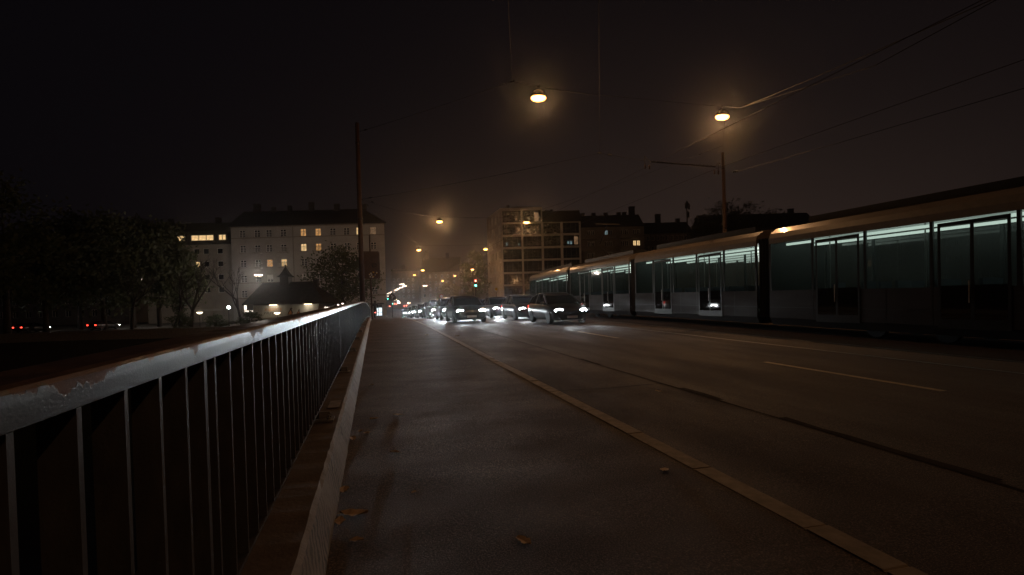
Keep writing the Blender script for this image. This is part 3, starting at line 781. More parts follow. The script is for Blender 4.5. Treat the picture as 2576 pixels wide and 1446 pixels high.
mb = MB(); mb.box(x, x+w, .16, .24, z+h-.7, z+h); mb.box(x, x+.5, .16, .24, z, z+h-.7); mb.box(x+w-.1, x+w, .16, .24, z, z+h-.7); mb.box(x+1.05, x+1.15, .16, .24, z, z+h-.7); mb.box(x+.5, x+1.05, .16, .24, z+1.1, z+1.18); mb.box(x+1.15, x+w-.1, .16, .24, z+1.1, z+1.18)
f = mb.build('shop_window', 'dframe', B, local=True)
mb = MB(); mb.box(x+.4, x+w, .26, .3, z, z+h-.6); mb.build('pane', 'shopglow', f, local=True)
mb = MB(); mb.box(x-.5, x+w+.5, -.7, -.01, z+h+.05, z+h+.35); mb.build('canopy', 'darkmetal', B, local=True)

# lower attic house to its left
B = bld('attic_house', 'plain grey house with a row of lit attic windows', 372, 119)
S2 = 119/F; Wd = (586-372)*S2; HE = W(500, 616, 119).z-FZ
hx = lambda px: (px-372)*S2
hz = lambda py: HE-(py-616)*S2
wl = []
for r, py in enumerate((641, 673, 706, 738)):
    for c, px in enumerate((398, 430, 470, 499, 523, 558)):
        wl.append((hx(px)-.65, hz(py)+.1, 1.3, 1.3, 'litbright' if (r, c) == (1, 3) else 'glassdark'))
mb = MB(); facade(mb, (0,0,0), (1,0,0), (0,-1,0), Wd, HE, [w[:4] for w in wl]); boxwalls(mb, Wd, 12, HE, 'l'); mb.build('wall', 'plaster2', B, local=True)
for x, z, w, h, l in wl: window(B, x, z, w, h, 'plain', l)
mb = MB()
mb.loft([[(x, -.4, HE+.02), (x, 1.2, HE+3.3), (x, 6, HE+6.0), (x, 11, HE+3.3), (x, 12.4, HE+.02)] for x in (-.3, Wd-.02)]); rf = mb.build('roof', 'roof', B, local=True)
for a, b, l in ((452, 470, 'litbright'), (487, 543, 'litbright'), (556, 574, 'litbright')):
    x0, x1 = hx(a), hx(b); z0, z1 = hz(607), hz(592)
    mb = MB(); mb.box(x0-.25, x1+.25, -.15, 2.6, z1, z1+.25); mb.box(x0-.25, x0, -.1, 2.5, z0-.3, z1); mb.box(x1, x1+.25, -.1, 2.5, z0-.3, z1); mb.box(x0, x1, -.1, 2.4, z0-.3, z0)
    dm = mb.build('dormer', 'roof', B, local=True)
    n = 2 if b-a < 30 else 3
    for k in range(n):
        window(dm, x0+(x1-x0)*k/n, z0, (x1-x0)/n, z1-z0, 'plain', l, .1)
for px in (395, 520):
    mb = MB(); x = hx(px); mb.box(x-.5, x+.5, 5.5, 6.5, HE+5, HE+7.2); mb.build('chimney', 'roof', rf, local=True)
mb = MB(); mb.box(hx(480), hx(560), -.5, -.01, 2.6, 3.1); mb.box(hx(480), hx(484), -.45, -.01, 0, 2.6); mb.box(hx(505), hx(509), -.45, -.01, 0, 2.6); mb.build('portal', 'plaster', B, local=True)

# long dark row behind the trees
B = bld('terrace_house', 'long dark terrace mostly hidden behind the black trees', -260, 128)
Wd = 58; HE = 14.5
wl = [(2.5+c*3.3, 2+r*3.2, 1.3, 1.7, 'glassdark' if (r*7+c*5) % 23 else 'litdim') for r in range(4) for c in range(16)]
mb = MB(); facade(mb, (0,0,0), (1,0,0), (0,-1,0), Wd, HE, [w[:4] for w in wl]); boxwalls(mb, Wd, 12, HE); mb.build('wall', 'plaster3', B, local=True)
for x, z, w, h, l in wl: window(B, x, z, w, h, 'double', l)
mb = MB(); hiproof(mb, 0, Wd, 0, 12, HE+.02, 5.5, 5, .5); rf = mb.build('roof', 'roof', B, local=True)
for x in (9, 21, 30, 44):
    mb = MB(); mb.box(x-.5, x+.5, 5.5, 6.5, HE+4.5, HE+6.8); mb.build('chimney', 'roof', rf, local=True)

# concrete block with big bays
B = bld('concrete_block', 'concrete framed flats with large dark window bays and a roof plant room', 1264, 133)
S4 = .0227; D0 = 133
mx_ = lambda zx: (zx-590)*S4
ztop = W(1300, 523, 133).z-FZ
mz = lambda zy: ztop-(zy-215)*S4
Wt, Wl = mx_(1068), mx_(1505)
rows = [(245, 380), (395, 520), (540, 662), (682, 803), (822, 947), (966, 1088), (1106, 1225)]
bays = [(612, 825), (845, 1055)]
bays2 = [(1078, 1275), (1300, 1490)]
ho = []
for r, (a, b) in enumerate(rows):
    for c, (p, q) in enumerate(bays): ho.append((mx_(p), mz(b), mx_(q)-mx_(p), mz(a)-mz(b), r, c))
ho2 = []
for r, (a, b) in enumerate(rows[1:]):
    for c, (p, q) in enumerate(bays2): ho2.append((mx_(p)-Wt, mz(b), mx_(q)-mx_(p), mz(a)-mz(b), r+1, c+2))
H2 = mz(390)
mb = MB(); facade(mb, (0,0,0), (1,0,0), (0,-1,0), Wt, ztop, [h[:4] for h in ho], 1.1)
facade(mb, (Wt,0,0), (1,0,0), (0,-1,0), Wl-Wt, H2, [h[:4] for h in ho2], 1.1)
side = [(.7+c*3.9, mz(b)+.3, 1.6, mz(a)-mz(b)-.5, r, c) for r, (a, b) in enumerate(rows) for c in range(4)]
LS_ = math.hypot(16, 4.3); SU = Vector((4.3, -16, 0))/LS_; SN = Vector((-16, -4.3, 0))/LS_
facade(mb, (-4.3,16,0), SU, SN, LS_, ztop, [(LS_-h[0]-h[2], h[1], h[2], h[3]) for h in side], .3)
mb.add([(Wt,0,H2),(Wt,16,H2),(Wt,16,ztop),(Wt,0,ztop)], [(0,1,2,3)]); mb.add([(Wl,0,0),(Wl,16,0),(Wl,16,H2),(Wl,0,H2)], [(0,1,2,3)])
mb.add([(Wl,16,0),(-4.3,16,0),(-4.3,16,ztop),(Wt,16,ztop),(Wt,16,H2),(Wl,16,H2)], [(0,1,2,3,4,5)])
mb.add([(0,0,ztop),(Wt,0,ztop),(Wt,16,ztop),(-4.3,16,ztop)], [(0,1,2,3)]); mb.add([(Wt,0,H2),(Wl,0,H2),(Wl,16,H2),(Wt,16,H2)], [(0,1,2,3)])
wb = mb.build('wall', 'frameconc', B, local=True)
for x, z, w, h, r, c in ho: window(B, x, z, w, h, 'wide', 'glassdark', 1.0)
for x, z, w, h, r, c in ho2: window(B, x+Wt, z, w, h, 'wide', 'glassdark', 1.0)
def litbit(zx0, zx1, zy0, zy1, m):
    q = MB(); q.box(mx_(zx0), mx_(zx1), .93, .965, mz(zy1), mz(zy0)); q.build('lit_window', m, B, local=True)
litbit(978, 1028, 268, 365, 'litdim'); litbit(1355, 1372, 608, 640, 'litcold'); litbit(1385, 1405, 606, 642, 'litcold'); litbit(648, 662, 605, 642, 'litcold'); litbit(1432, 1475, 555, 645, 'litdim'); litbit(788, 800, 615, 640, 'litcold')
MT['litdim2'] = emis('dim green lit room', (.75, .78, .52), .4, .5, 1.5)
for x, z, w, h, r, c in side:
    o = window(B, 0, z, w, h, 'double', 'glassdark', .2); o.rotation_euler.z = math.atan2(-16, 4.3); q_ = Vector((-4.3, 16, 0))+SU*(LS_-x-w)-SN*.2; o.location = (q_.x, q_.y, z)
mb = MB(); mb.box(mx_(720), mx_(960), 4, 9, ztop, ztop+.9); mb.box(mx_(662), mx_(697), 3, 4, ztop, ztop+1.3); mb.tube([(mx_(780), 5, ztop+.9), (mx_(785), 5, ztop+1.2), (mx_(812), 5, ztop+1.2), (mx_(818), 5, ztop+.9)], .1, 6); mb.build('plant_room', 'roof', B, local=True)
mb = MB(); mb.loft([[(x, -.3, H2+.02), (x, 1.6, mz(250)), (x, 10, mz(244)), (x, 16.2, H2+.02)] for x in (Wt+.03, Wl)])
mb.box(mx_(1112), mx_(1130), 4, 5, mz(250), mz(215)); mb.box(mx_(1140), mx_(1160), 4, 5, mz(250), mz(222)); mb.box(mx_(1170), mx_(1205), 4, 5, mz(250), mz(214)); mb.build('roof', 'roof', B, local=True)

# old houses right of it
def oldhouse(name, label, px0, px1, pyr, pye, d, wins, chims, wall='plaster3', dep=11):
    B = bld(name, label, px0, d)
    s = d/F; Wd = (px1-px0)*s; HE = W((px0+px1)/2, pye, d).z-FZ; HR = W((px0+px1)/2, pyr, d+dep/2).z-FZ
    fx = lambda px: (px-px0)*s
    fz = lambda py: HE-(py-pye)*s
    hl = [(fx(x), fz(y+h), w*s, h*s, l) for x, y, w, h, l in wins]
    mb = MB(); facade(mb, (0,0,0), (1,0,0), (0,-1,0), Wd, HE, [q[:4] for q in hl]); boxwalls(mb, Wd, dep, HE); mb.build('wall', wall, B, local=True)
    for x, z, w, h, l in hl: window(B, x, z, w, h, 'double', l)
    mb = MB(); mb.loft([[(x, -.4, HE+.02), (x, dep/2, HR), (x, dep+.4, HE+.02)] for x in (-.05, Wd+.05)]); rf = mb.build('roof', 'roof', B, local=True)
    for px, w, h in chims:
        mb = MB(); x = fx(px); mb.box(x-w/2, x+w/2, dep/2-.5, dep/2+.5, HR-.8, HR+h); mb.box(x-w/2-.1, x+w/2+.1, dep/2-.6, dep/2+.6, HR+h, HR+h+.15); mb.build('chimney', 'roof', rf, local=True)
    return B, fx, fz
z4 = lambda zx: (1800+zx/2.862)*.6287
y4 = lambda zy: (760+zy/2.862)*.6287
w_ = []
for r, zy in enumerate((460, 585, 715, 840, 960)):
    for c, zx in enumerate((1590, 1635, 1790, 1840, 1975, 2020, 2112, 2155)):
        l = 'glassdark'
        if (r, c) in ((1, 6), (1, 7)): l = 'litbright'
        if (r, c) == (0, 2): l = 'litcold'
        w_.append((z4(zx), y4(zy), 8, 13, l))
B, fx, fz = oldhouse('old_house', 'wide old house with a long dark roof and one lit window pair', z4(1508), z4(2240), y4(290), y4(425), 134, w_, [(z4(q), 1.0, .5) for q in (1575, 1705, 1850, 2005, 2070)]+[(z4(2160), 1.5, 2.0)])
for zy in (560, 690):
    for zx in (1610, 1815, 2060):
        mb = MB(); x = fx(z4(zx)); zz = fz(y4(zy)); mb.box(x-2.2, x+2.2, -1.2, -.01, zz-.1, zz+.1); mb.box(x-2.2, x+2.2, -1.2, -1.12, zz+.1, zz+1.0); mb.build('balcony', 'plaster3', B, local=True)
w_ = [(z4(2270+k*55), y4(520+r*120), 7, 12, 'glassdark') for r in range(4) for k in range(9)]
oldhouse('narrow_house', 'low dark house with one tall chimney left of the antenna mast', z4(2242), z4(2800), y4(372), y4(500), 140, w_, [(z4(2465), 1.4, 2.2), (z4(2700), 1.0, .8)])
w_ = [(1790+k*24, 600+r*40, 9, 15, 'litdim' if (k+r*3) % 11 == 0 else 'glassdark') for r in range(4) for k in range(10)]
oldhouse('corner_house', 'dark house standing behind the round trees and the tram', 1775, 2062, 538, 575, 138, w_, [(1880, 1.2, .6), (2020, 1.3, 1.0)])
w_ = [(2080+k*26, 612+r*42, 10, 16, 'litdim' if (k*2+r*5) % 13 == 0 else 'glassdark') for r in range(4) for k in range(9)]
oldhouse('row_house', 'dark row house with four squat chimneys behind the tram', 2066, 2330, 556, 590, 132, w_, [(2110, 1.6, 1.1), (2156, 1.6, 1.1), (2235, 1.6, 1.2), (2302, 1.3, 1.3)])
w_ = [(2350+k*27, 600+r*42, 10, 16, 'glassdark') for r in range(4) for k in range(7)]
oldhouse('manor_house', 'largest dark house with a high roof at the far edge', 2334, 2560, 516, 585, 126, w_, [(2380, 1.4, 1.0)], dep=14)
# far street houses
w_ = [(990+k*12, 700+r*14, 5, 8, 'litdim' if (k+2*r) % 9 == 4 else 'glassdark') for r in range(4) for k in range(5)]
oldhouse('far_flats', 'flat dark block at the end of the side street', 986, 1054, 676, 682, 270, w_, [(1012, 2.0, 2.0)])
w_ = [(1066+k*15, 690+r*16, 5, 9, 'glassdark' if (r, k) != (0, 1) else 'litdim') for r in range(4) for k in range(6)]
oldhouse('gabled_house', 'dark gabled house behind the street lamps', 1060, 1158, 648, 684, 215, w_, [(1072, 1.6, 3.0), (1125, 1.6, 1.8)], 'plaster2')
w_ = [(1160+k*13, 676+r*17, 5, 9, 'glassdark') for r in range(4) for k in range(6)]
oldhouse('street_house', 'dark house behind the poplar', 1158, 1240, 660, 668, 200, w_, [])

# ------------------------------------------------------------------ kiosk below the bridge
p = W(632, 768, 70)
B = thing('kiosk', 'market kiosk with a hipped roof, little roof turret and lit banner', 'kiosk', (p.x, p.y, -1.7), R(-15))
SK = .01277
kx = lambda zx: (zx-565)*SK
EV = W(714, 766, 70).z+1.7
Wk = kx(1290)
mb = MB(); facade(mb, (0,0,0), (1,0,0), (0,-1,0), Wk, EV-1.75, [(.3+k*1.25, .9, 1.1, .75) for k in range(7)], .2); mb.box(0, Wk, .3, .4, EV-1.75, EV); mb.box(0, .12, 0, 5.5, 0, EV); mb.box(Wk-.12, Wk, 0, 5.5, 0, EV); mb.box(0, Wk, 5.4, 5.5, 0, EV); mb.build('wall', 'plaster', B, local=True)
for k in range(7): window(B, .3+k*1.25, .9, 1.1, .75, 'plain', 'litcold' if k in (1, 2, 3, 5) else 'glassdark', .12)
mb = MB(); mb.add([(0.02, -.9, EV-1.72), (Wk-.02, -.9, EV-1.72), (Wk-.02, -.15, EV-.12), (.02, -.15, EV-.12)], [(0,1,2,3)]); mb.add([(0.02, -.86, EV-1.73), (Wk-.02, -.86, EV-1.73), (Wk-.02, -.11, EV-.13), (.02, -.11, EV-.13)], [(3,2,1,0)])
MT['banner'] = surf('banner canvas', (.42, .40, .34), (.55, .53, .46), 1.5, .8, bs=.3, bscale=6, bdist=.03, stretch=(3, 1, .4))
bn = mb.build('banner', 'banner', B, local=True)
al = math.atan2(1.6, .75)
MT['lettero'] = surf('orange lettering', (.50, .20, .06), (.60, .27, .09), 4, .7)
MT['letterd'] = surf('brown lettering', (.045, .028, .02), (.07, .045, .03), 4, .7)
bdir = Vector((0, .75, 1.6)).normalized(); bn_n = Vector((0, -1.6, .75)).normalized()
def on_banner(x, s, lift): return Vector((x, -.9, EV-1.72))+bdir*s+bn_n*lift
for txt, zx, s, sz, m in (('RIESIGE', 722, .98, .62, 'lettero'), ('FREUDE', 722, .50, .50, 'letterd')):
    me = text_mesh(txt, sz, .004); me.materials.append(MT[m]); o = bpy.data.objects.new('lettering', me); COL.objects.link(o); o.parent = bn
    o.rotation_euler = (al, 0, 0); wt = max(v.co.x for v in me.vertices); o.scale = (2.35/wt, 1, 1); o.location = on_banner(kx(zx), s, .012)
for zx, sc in ((1000, 1.0), (1088, .72)):           # two plain brown bird shapes
    q = MB()
    pts = [(-.32,.0),(.34,.0),(.36,.35),(.2,.62),(.12,.8),(.2,.95),(.05,1.08),(-.1,1.0),(-.12,.75),(-.3,.4)]
    q.loft([[on_banner(kx(zx)+a*sc, .35+b*sc, l) for a, b in pts] for l in (.008, .016)]); q.build('bird_picture', 'letterd', bn, local=True)
    q = MB(); q.loft([[on_banner(kx(zx)+a*sc*.6, .42+b*sc*.6, l) for a, b in pts[:5]+pts[7:]] for l in (.02, .026)]); q.build('bird_picture', 'lettero', bn, local=True)
mb = MB(); mb.box(-.05, Wk+.02, -.98, -.86, EV-1.95, EV-1.74); mb.build('fascia', 'wframe', B, local=True)
mb = MB(); hiproof(mb, -.35, Wk+.9, -.9, 6, EV+.2, 3.0, .8, 2.9, .3); rf = mb.build('roof', 'roof', B, local=True)
tx = kx(857); ty = 2.55; tz = EV+3.0
mb = MB(); mb.box(tx-.6, tx+.6, ty-.6, ty+.6, tz-.5, tz+.95); tur = mb.build('turret', 'darkmetal', rf, local=True)
mb = MB(); mb.loft([[(tx+a*sx, ty+a*sy, tz+z) for sx, sy in ((-1,-1),(1,-1),(1,1),(-1,1))] for a, z in ((.95, .90), (.62, 1.18), (.34, 1.7), (.1, 2.25), (.02, 2.4))]); mb.ellipsoid((tx, ty, tz+2.52), (.13, .13, .13)); mb.build('turret_roof', 'roof', tur, local=True)
mb = MB(); x = kx(1192); mb.box(x-.28, x+.28, 2.2, 2.8, EV+1.9, EV+3.35); mb.box(x-.34, x+.34, 2.14, 2.86, EV+3.35, EV+3.45); mb.build('chimney', 'roof', rf, local=True)
for zx in (815, 1185):
    mb = MB(); x = kx(zx); mb.box(x-.5, x+.5, -.5, -.32, EV-.06, EV+.02); s_ = mb.build('strip_lamp', 'bowl', B, local=True)
    lamp('kiosk_light', 'POINT', 16, (1, .9, .72), B, (x, -1.0, EV-.15), .12)
# square lit advertising box by the kiosk
def post_lamp_proto():
    t = thing('dish_lamp', 'x', 'street lamp', (0,0,0), 0, 'dish shaped post lamps near the kiosk')
    m = MB(); m.tube([(0,0,0), (0,0,2.25)], [.06, .04], 8); m.build('post', 'darkmetal', t)
    m = MB()
    for s in (-1, 1): m.tube([(0,0,2.2), (.30*s, 0, 2.42), (.36*s, 0, 2.62)], .022, 6)
    m.build('bracket', 'balcony', t)
    m = MB(); m.lathe([(.05, 2.38), (.2, 2.43), (.33, 2.52), (.36, 2.6)], (0,0,0), 14, cap=False); m.build('dish', 'bowl', t, True)
    m = MB(); m.lathe([(.42, 2.62), (.40, 2.68), (.2, 2.74), (.02, 2.76)], (0,0,0), 14); m.build('lid', 'darkmetal', t, True)
    return t
PLP = post_lamp_proto()
for i, (px, py, d, lb) in enumerate(((697, 786, 62, 'dish shaped post lamp in front of the kiosk banner'), (502, 785, 66, 'dish shaped post lamp before the grey attic house'))):
    o = PLP if i == 0 else copy_tree(PLP); q = W(px, py, d); o.location = (q.x, q.y, q.z-2.6); o['label'] = lb
    lamp('dish_light', 'POINT', 10, (1, .8, .5), o, (0, 0, 2.85), .15)
q = W(575, 773, 66); t = thing('floodlight', 'dazzling white floodlight on a thin post left of the kiosk', 'floodlight', (q.x, q.y, -1.7))
mb = MB(); mb.tube([(q.x, q.y, -1.7), (q.x, q.y, q.z-.15)], .05, 8); mb.build('post', 'darkmetal', t)
mb = MB(); mb.box(q.x-.2, q.x+.2, q.y-.02, q.y+.2, q.z-.16, q.z+.16); hd = mb.build('head', 'darkmetal', t)
mb = MB(); mb.lathe([(.17, 0), (.16, -.05), (.02, -.07)], (q.x, q.y-.021, q.z), 14, axis='y'); mb.build('lens', 'flood', hd)
lamp('flood_light', 'SPOT', 25, (.9, 1, .95), t, (0, -.2, q.z+1.7), .1, (R(70), 0, R(20)), R(120), .6)
q = W(625, 778, 68); t = thing('advertising_box', 'glowing advertising box at the kiosk corner, partly behind a bush', 'sign', (q.x, q.y, -1.7))
mb = MB(); mb.box(q.x-.55, q.x+.55, q.y, q.y+.2, q.z-.6, q.z+.6); mb.box(q.x-.4, q.x-.3, q.y+.05, q.y+.15, -1.7, q.z-.6); mb.box(q.x+.3, q.x+.4, q.y+.05, q.y+.15, -1.7, q.z-.6); mb.build('case', 'darkmetal', t)
mb = MB(); mb.box(q.x-.5, q.x-.22, q.y-.03, q.y-.004, q.z-.5, q.z+.55); mb.box(q.x-.22, q.x+.5, q.y-.03, q.y-.004, q.z-.5, q.z-.15); mb.build('lit_panel', 'adbox', t)
# fairy lit stall at the kiosk end
q = W(838, 770, 66); t = thing('stall_lights', 'cluster of bright bulbs under the kiosk eave end', 'lights', (q.x, q.y, q.z))
mb = MB(); rnd = random.Random(2)
for k in range(9): mb.ellipsoid((q.x-1.0+k*.27, q.y+rnd.uniform(-.3, .3), q.z-.35+k*.05+rnd.uniform(-.25, .25)), (.09+rnd.random()*.09, .1, .09+rnd.random()*.06), 8)
mb.build('bulb', 'adbox', t)
mb = MB(); mb.tube([(q.x-1.2, q.y, q.z+.3), (q.x, q.y, q.z+.25), (q.x+1.4, q.y, q.z+.45)], .03, 6); mb.build('cable', 'black', t)
# low quay wall
mb = MB(); a = W(470, 838, 74); mb.box(-62, -3.4, 67.8, 68.3, -2.2, -.9); mb.box(-62, -3.4, 67.72, 68.38, -.9, -.76)
tag(mb.build('quay_wall', 'concrete'), 'low stone wall along the far river bank below the trees', 'wall')

# ------------------------------------------------------------------ trees
def tree(name, label, base, h, crown, mat='leaf', seed=1, n=46, per=60, ls=.34, group=None, trunk_r=.3, lean=0):
    """crown: (radius x, radius z, centre height, shape power)"""
    rnd = random.Random(seed); rx, rzz, cz, _ = crown
    t = thing(name, label, 'tree', base, 0, group)
    bx, by, bz = base
    m = MB(); top = Vector((bx+lean, by, bz+cz+rzz*.55)); b0 = Vector(base)-Vector((0, 0, .2))
    mid = b0.lerp(top, .45)+Vector((rnd.uniform(-.3, .3), rnd.uniform(-.3, .3), 0))
    m.tube([b0, b0.lerp(mid, .5), mid, mid.lerp(top, .5), top], [trunk_r*1.25, trunk_r, trunk_r*.75, trunk_r*.45, trunk_r*.12], 8)
    cl = []
    for k in range(n):
        while True:
            q = Vector((rnd.uniform(-1, 1), rnd.uniform(-1, 1), rnd.uniform(-1, 1)))
            if .35 < q.length < 1: break
        taper = 1-.35*max(0, q.z)
        c = Vector((bx+lean*.6+q.x*rx*taper, by+q.y*rx*taper, bz+cz+q.z*rzz)); cl.append(c)
        if k % 3 == 0:
            st = b0.lerp(mid, .75) if c.z < mid.z else mid.lerp(top, min(.8, (c.z-mid.z)/(top.z-mid.z+.01)*.7))
            kn = st.lerp(c, .55)+Vector((0, 0, .3)); m.tube([st, kn, c], [trunk_r*.32, trunk_r*.18, .03], 5)
    m.build('trunk', 'bark', t, True)
    v = []; f = []
    for c in cl:
        R_ = rx*rnd.uniform(.20, .38)
        for j in range(per):
            d = Vector((rnd.gauss(0, 1), rnd.gauss(0, 1), rnd.gauss(0, .7)))*R_*.6
            p = c+d; a = Vector((rnd.gauss(0, 1), rnd.gauss(0, 1), rnd.gauss(0, 1))).normalized(); b = a.orthogonal().normalized()
            s = ls*rnd.uniform(.5, 1.1); o = len(v)
            v += [p+a*s, p+b*s*.5, p-a*s*.8, p-b*s*.5]; f.append((o, o+1, o+2, o+3))
    cm = MB(); cm.v = [tuple(q) for q in v]; cm.f = f; cm.mi = [0]*len(f); cm.build('crown', mat, t)
    return t
def baretree(label, base, h, seed, group=None, r=.26, spread=.5):
    rnd = random.Random(seed); t = thing('bare_tree', label, 'tree', base, 0, group); m = MB(); tw = MB()
    def grow(p, d, ln, rad, lv):
        q = p; pts = [p]; dd = d.copy()
        for k in range(3):
            dd = (dd+Vector((rnd.gauss(0, .1), rnd.gauss(0, .1), .04))).normalized(); q = q+dd*ln/3; pts.append(q)
        (m if lv < 2 else tw).tube(pts, [rad, rad*.85, rad*.7, rad*.55], 7 if lv < 2 else 4, 0, False)
        if lv >= 5: return
        for k in range(3 if lv < 4 else 2):
            a = Vector((rnd.gauss(0, spread), rnd.gauss(0, spread), rnd.uniform(0, .35)))
            grow(pts[rnd.choice((2, 3))], (dd+a).normalized(), ln*rnd.uniform(.55, .78), rad*.55, lv+1)
    grow(Vector(base), Vector((rnd.uniform(-.06, .06), 0, 1)), h*.36, r, 0)
    m.build('trunk', 'bark', t, True); tw.build('twigs', 'bark', t)
    return t
def gp(px, d, zb=-1.7): q = W(px, 768, d); return (q.x, q.y, zb)
tree('round_tree', 'dark bushy tree between the kiosk and the near tram pole', gp(864, 78), 12, (5.0, 4.6, 7.2, 1), 'leaf', 3, 60, 90, .28)
baretree('nearly bare tree in front of the pale apartment house corner', gp(607, 76), 12.5, 21, None, .22, .42)
baretree('bare tree with wide limbs before the attic house', gp(478, 72), 12, 22, None, .3, .55)
baretree('thin bare tree left of the attic house', gp(435, 74), 11, 23, None, .2, .5)
baretree('bare tree standing among the black trees', gp(330, 78), 12, 24, None, .28, .5)
K = ['tall black tree at the edge, tallest on the far bank', 'black tree next to the tallest one on the far bank', 'black tree with a ragged top above the red lights', 'broad black tree in the middle of the far bank row', 'black tree with a dip in its crown on the far bank', 'black tree just left of the attic house', 'smaller black tree in the gap before the attic house']
for i, (px, d, py, rx) in enumerate(((15, 62, 450, 7), (115, 78, 548, 6), (200, 84, 540, 6.5), (262, 80, 538, 6), (335, 86, 545, 6), (400, 90, 548, 5.5), (452, 92, 620, 4))):
    q = gp(px, d); h = W(px, py, d).z-q[2]
    tree('bank_tree', K[i], q, h, (rx, h*.40, h*.6, 1), 'leaf', 40+i, 60, 70, .42, 'black trees on the far river bank', .35)
for i, (px, d, h, lb) in enumerate(((625, 63, 2.6, 'dark bush before the glowing advertising box'), (540, 66, 2.2, 'low dark bush under the floodlight'), (455, 70, 3, 'dark bush below the bare tree'), (880, 70, 3.4, 'dark bush at the foot of the bushy tree'), (905, 73, 3.0, 'dark bush beside the near tram pole'))):
    q = gp(px, d); tree('bush', lb, q, h, (1.4, h*.45, h*.55, 1), 'leaf', 70+i, 22, 60, .16, 'bushes by the kiosk', .06)
tree('poplar', 'slim tall poplar left of the concrete block', gp(1192, 140), 17, (3.4, 8, 10.5, 1), 'leaf', 60, 60, 70, .4)
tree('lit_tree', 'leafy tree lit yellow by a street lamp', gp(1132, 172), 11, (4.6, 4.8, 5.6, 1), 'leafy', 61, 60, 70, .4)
for i, (px, d, py, rx, lb) in enumerate(((1768, 118, 545, 4, 'small round tree at the left of the tree clump behind the far pole'), (1828, 122, 506, 6.5, 'highest round tree of the clump behind the far pole'), (1885, 122, 516, 6, 'middle round tree of the clump behind the far pole'), (1945, 124, 530, 5, 'lowest round tree of the clump, beside the dark house'))):
    q = gp(px, d); h = W(px, py, d).z-q[2]
    tree('park_tree', lb, q, h, (rx, h*.36, h*.64, 1), 'leaf', 80+i, 60, 70, .42, 'round trees behind the far pole', .35)

# ------------------------------------------------------------------ masts, signs, signals
q = W(1728, 562, 130); t = thing('antenna_mast', 'mobile phone mast with box antennas on a roof', 'antenna', (q.x, q.y, q.z))
zt = W(1728, 505, 130).z
mb = MB(); mb.tube([(q.x, q.y, q.z-6), (q.x, q.y, zt)], .16, 8); mb.build('mast', 'darkmetal', t)
for dx, z in ((-.45, zt-1.3), (.45, zt-1.5), (0, zt-1.0), (.25, zt-3.6)):
    mb = MB(); mb.box(q.x+dx-.2, q.x+dx+.2, q.y-.35, q.y-.12, z-.75, z+.75); mb.box(q.x+min(dx, 0), q.x+max(dx, 0)+.01, q.y-.13, q.y+.05, z-.05, z+.05); mb.build('antenna', 'darkmetal', t)
# sign board seen from behind on its post
t = thing('sign_board', 'tall brown sign board seen from behind, stickers on it, behind the near pole', 'sign', (*W(931, 790, 36.5).xy, Z(36)))
c = W(930, 666, 36.5); bxx, byy = c.x, c.y
zz0, zz1 = W(930, 699, 36.5).z, W(930, 634, 36.5).z
mb = MB(); mb.tube([(bxx+.04, byy+.1, Z(36)), (bxx+.04, byy+.1, W(930, 590, 36.5).z)], .055, 10); mb.build('post', 'poleP', t, True)
MT['signback'] = surf('brown sign back', (.075, .042, .030), (.12, .07, .05), 3, .6)
mb = MB(); w2 = .63
def rrect(w, h0, h1, r, n=4):
    pts = []
    for cx, cz, a0 in ((w-r, h1-r, 0), (-w+r, h1-r, 90), (-w+r, h0+r, 180), (w-r, h0+r, 270)):
        for k in range(n+1): a = R(a0+90*k/n); pts.append((cx+r*math.cos(a), cz+r*math.sin(a)))
    return pts
pr = rrect(w2, zz0, zz1, .09)
mb.loft([[(bxx+a, byy+y, z) for a, z in pr] for y in (-.0, .035)]); bd = mb.build('board', 'signback', t)
mb = MB(); p2 = rrect(w2+.03, zz0-.03, zz1+.03, .1)
for k in range(len(p2)): a, b = p2[k], p2[(k+1) % len(p2)]; mb.bar((bxx+a[0], byy-.005, a[1]), (bxx+b[0], byy-.005, b[1]), .05, .05, up=Vector((0,1,0)))
mb.build('board_frame', 'poleP', bd)
rnd = random.Random(9)
for k in range(13):
    mb = MB(); x = bxx+rnd.uniform(-.05, .52); z = zz0+abs(rnd.gauss(.12, .2)); s = rnd.uniform(.025, .06); mb.box(x-s, x+s, byy-.006, byy-.002, z, z+s*1.7); mb.build('sticker', 'white' if k % 3 else 'yellow', bd)
mb = MB(); rr = random.Random(4); last = Vector((bxx+.1, byy-.006, zz0+1.0))
for k in range(9):
    nx = Vector((bxx+.12+rr.uniform(0, .38), byy-.006, zz0+.85+rr.uniform(-.14, .22))); mb.bar(last, nx, .035, .004, up=Vector((0, 1, 0))); last = nx
mb.build('tag', 'graffiti', bd)
# traffic signals
def signal(label, px, py, d, red, green, ground=None, extra=None):
    c = W(px, py, d); zb = Z(c.y) if ground is None else ground
    t = thing('traffic_signal', label, 'traffic light', (c.x, c.y, zb), 0, 'traffic lights at the crossing')
    m = MB(); m.tube([(c.x, c.y+.25, zb), (c.x, c.y+.25, c.z+.7)], .07, 8); m.build('post', 'darkmetal', t)
    m = MB(); m.box(c.x-.17, c.x+.17, c.y+.02, c.y+.24, c.z-.55, c.z+.55); hd = m.build('head', 'black', t)
    for z, on, mt in ((.33, red, 'redsig'), (0, False, 'redsig'), (-.33, green, 'greensig')):
        m = MB(); m.lathe([(.125, 0), (.12, -.02), (.02, -.045)], (c.x, c.y+.018, c.z+z), 14, axis='y'); m.build('signal_lens', mt if on else 'glassdark', hd)
        m = MB(); m.lathe([(.14, 0), (.15, -.2)], (c.x, c.y+.018, c.z+z), 12, axis='y', cap=False); m.build('hood', 'black', hd)
    return t
signal('traffic light showing red and green above the road ahead', 1196, 712, 72, True, True)
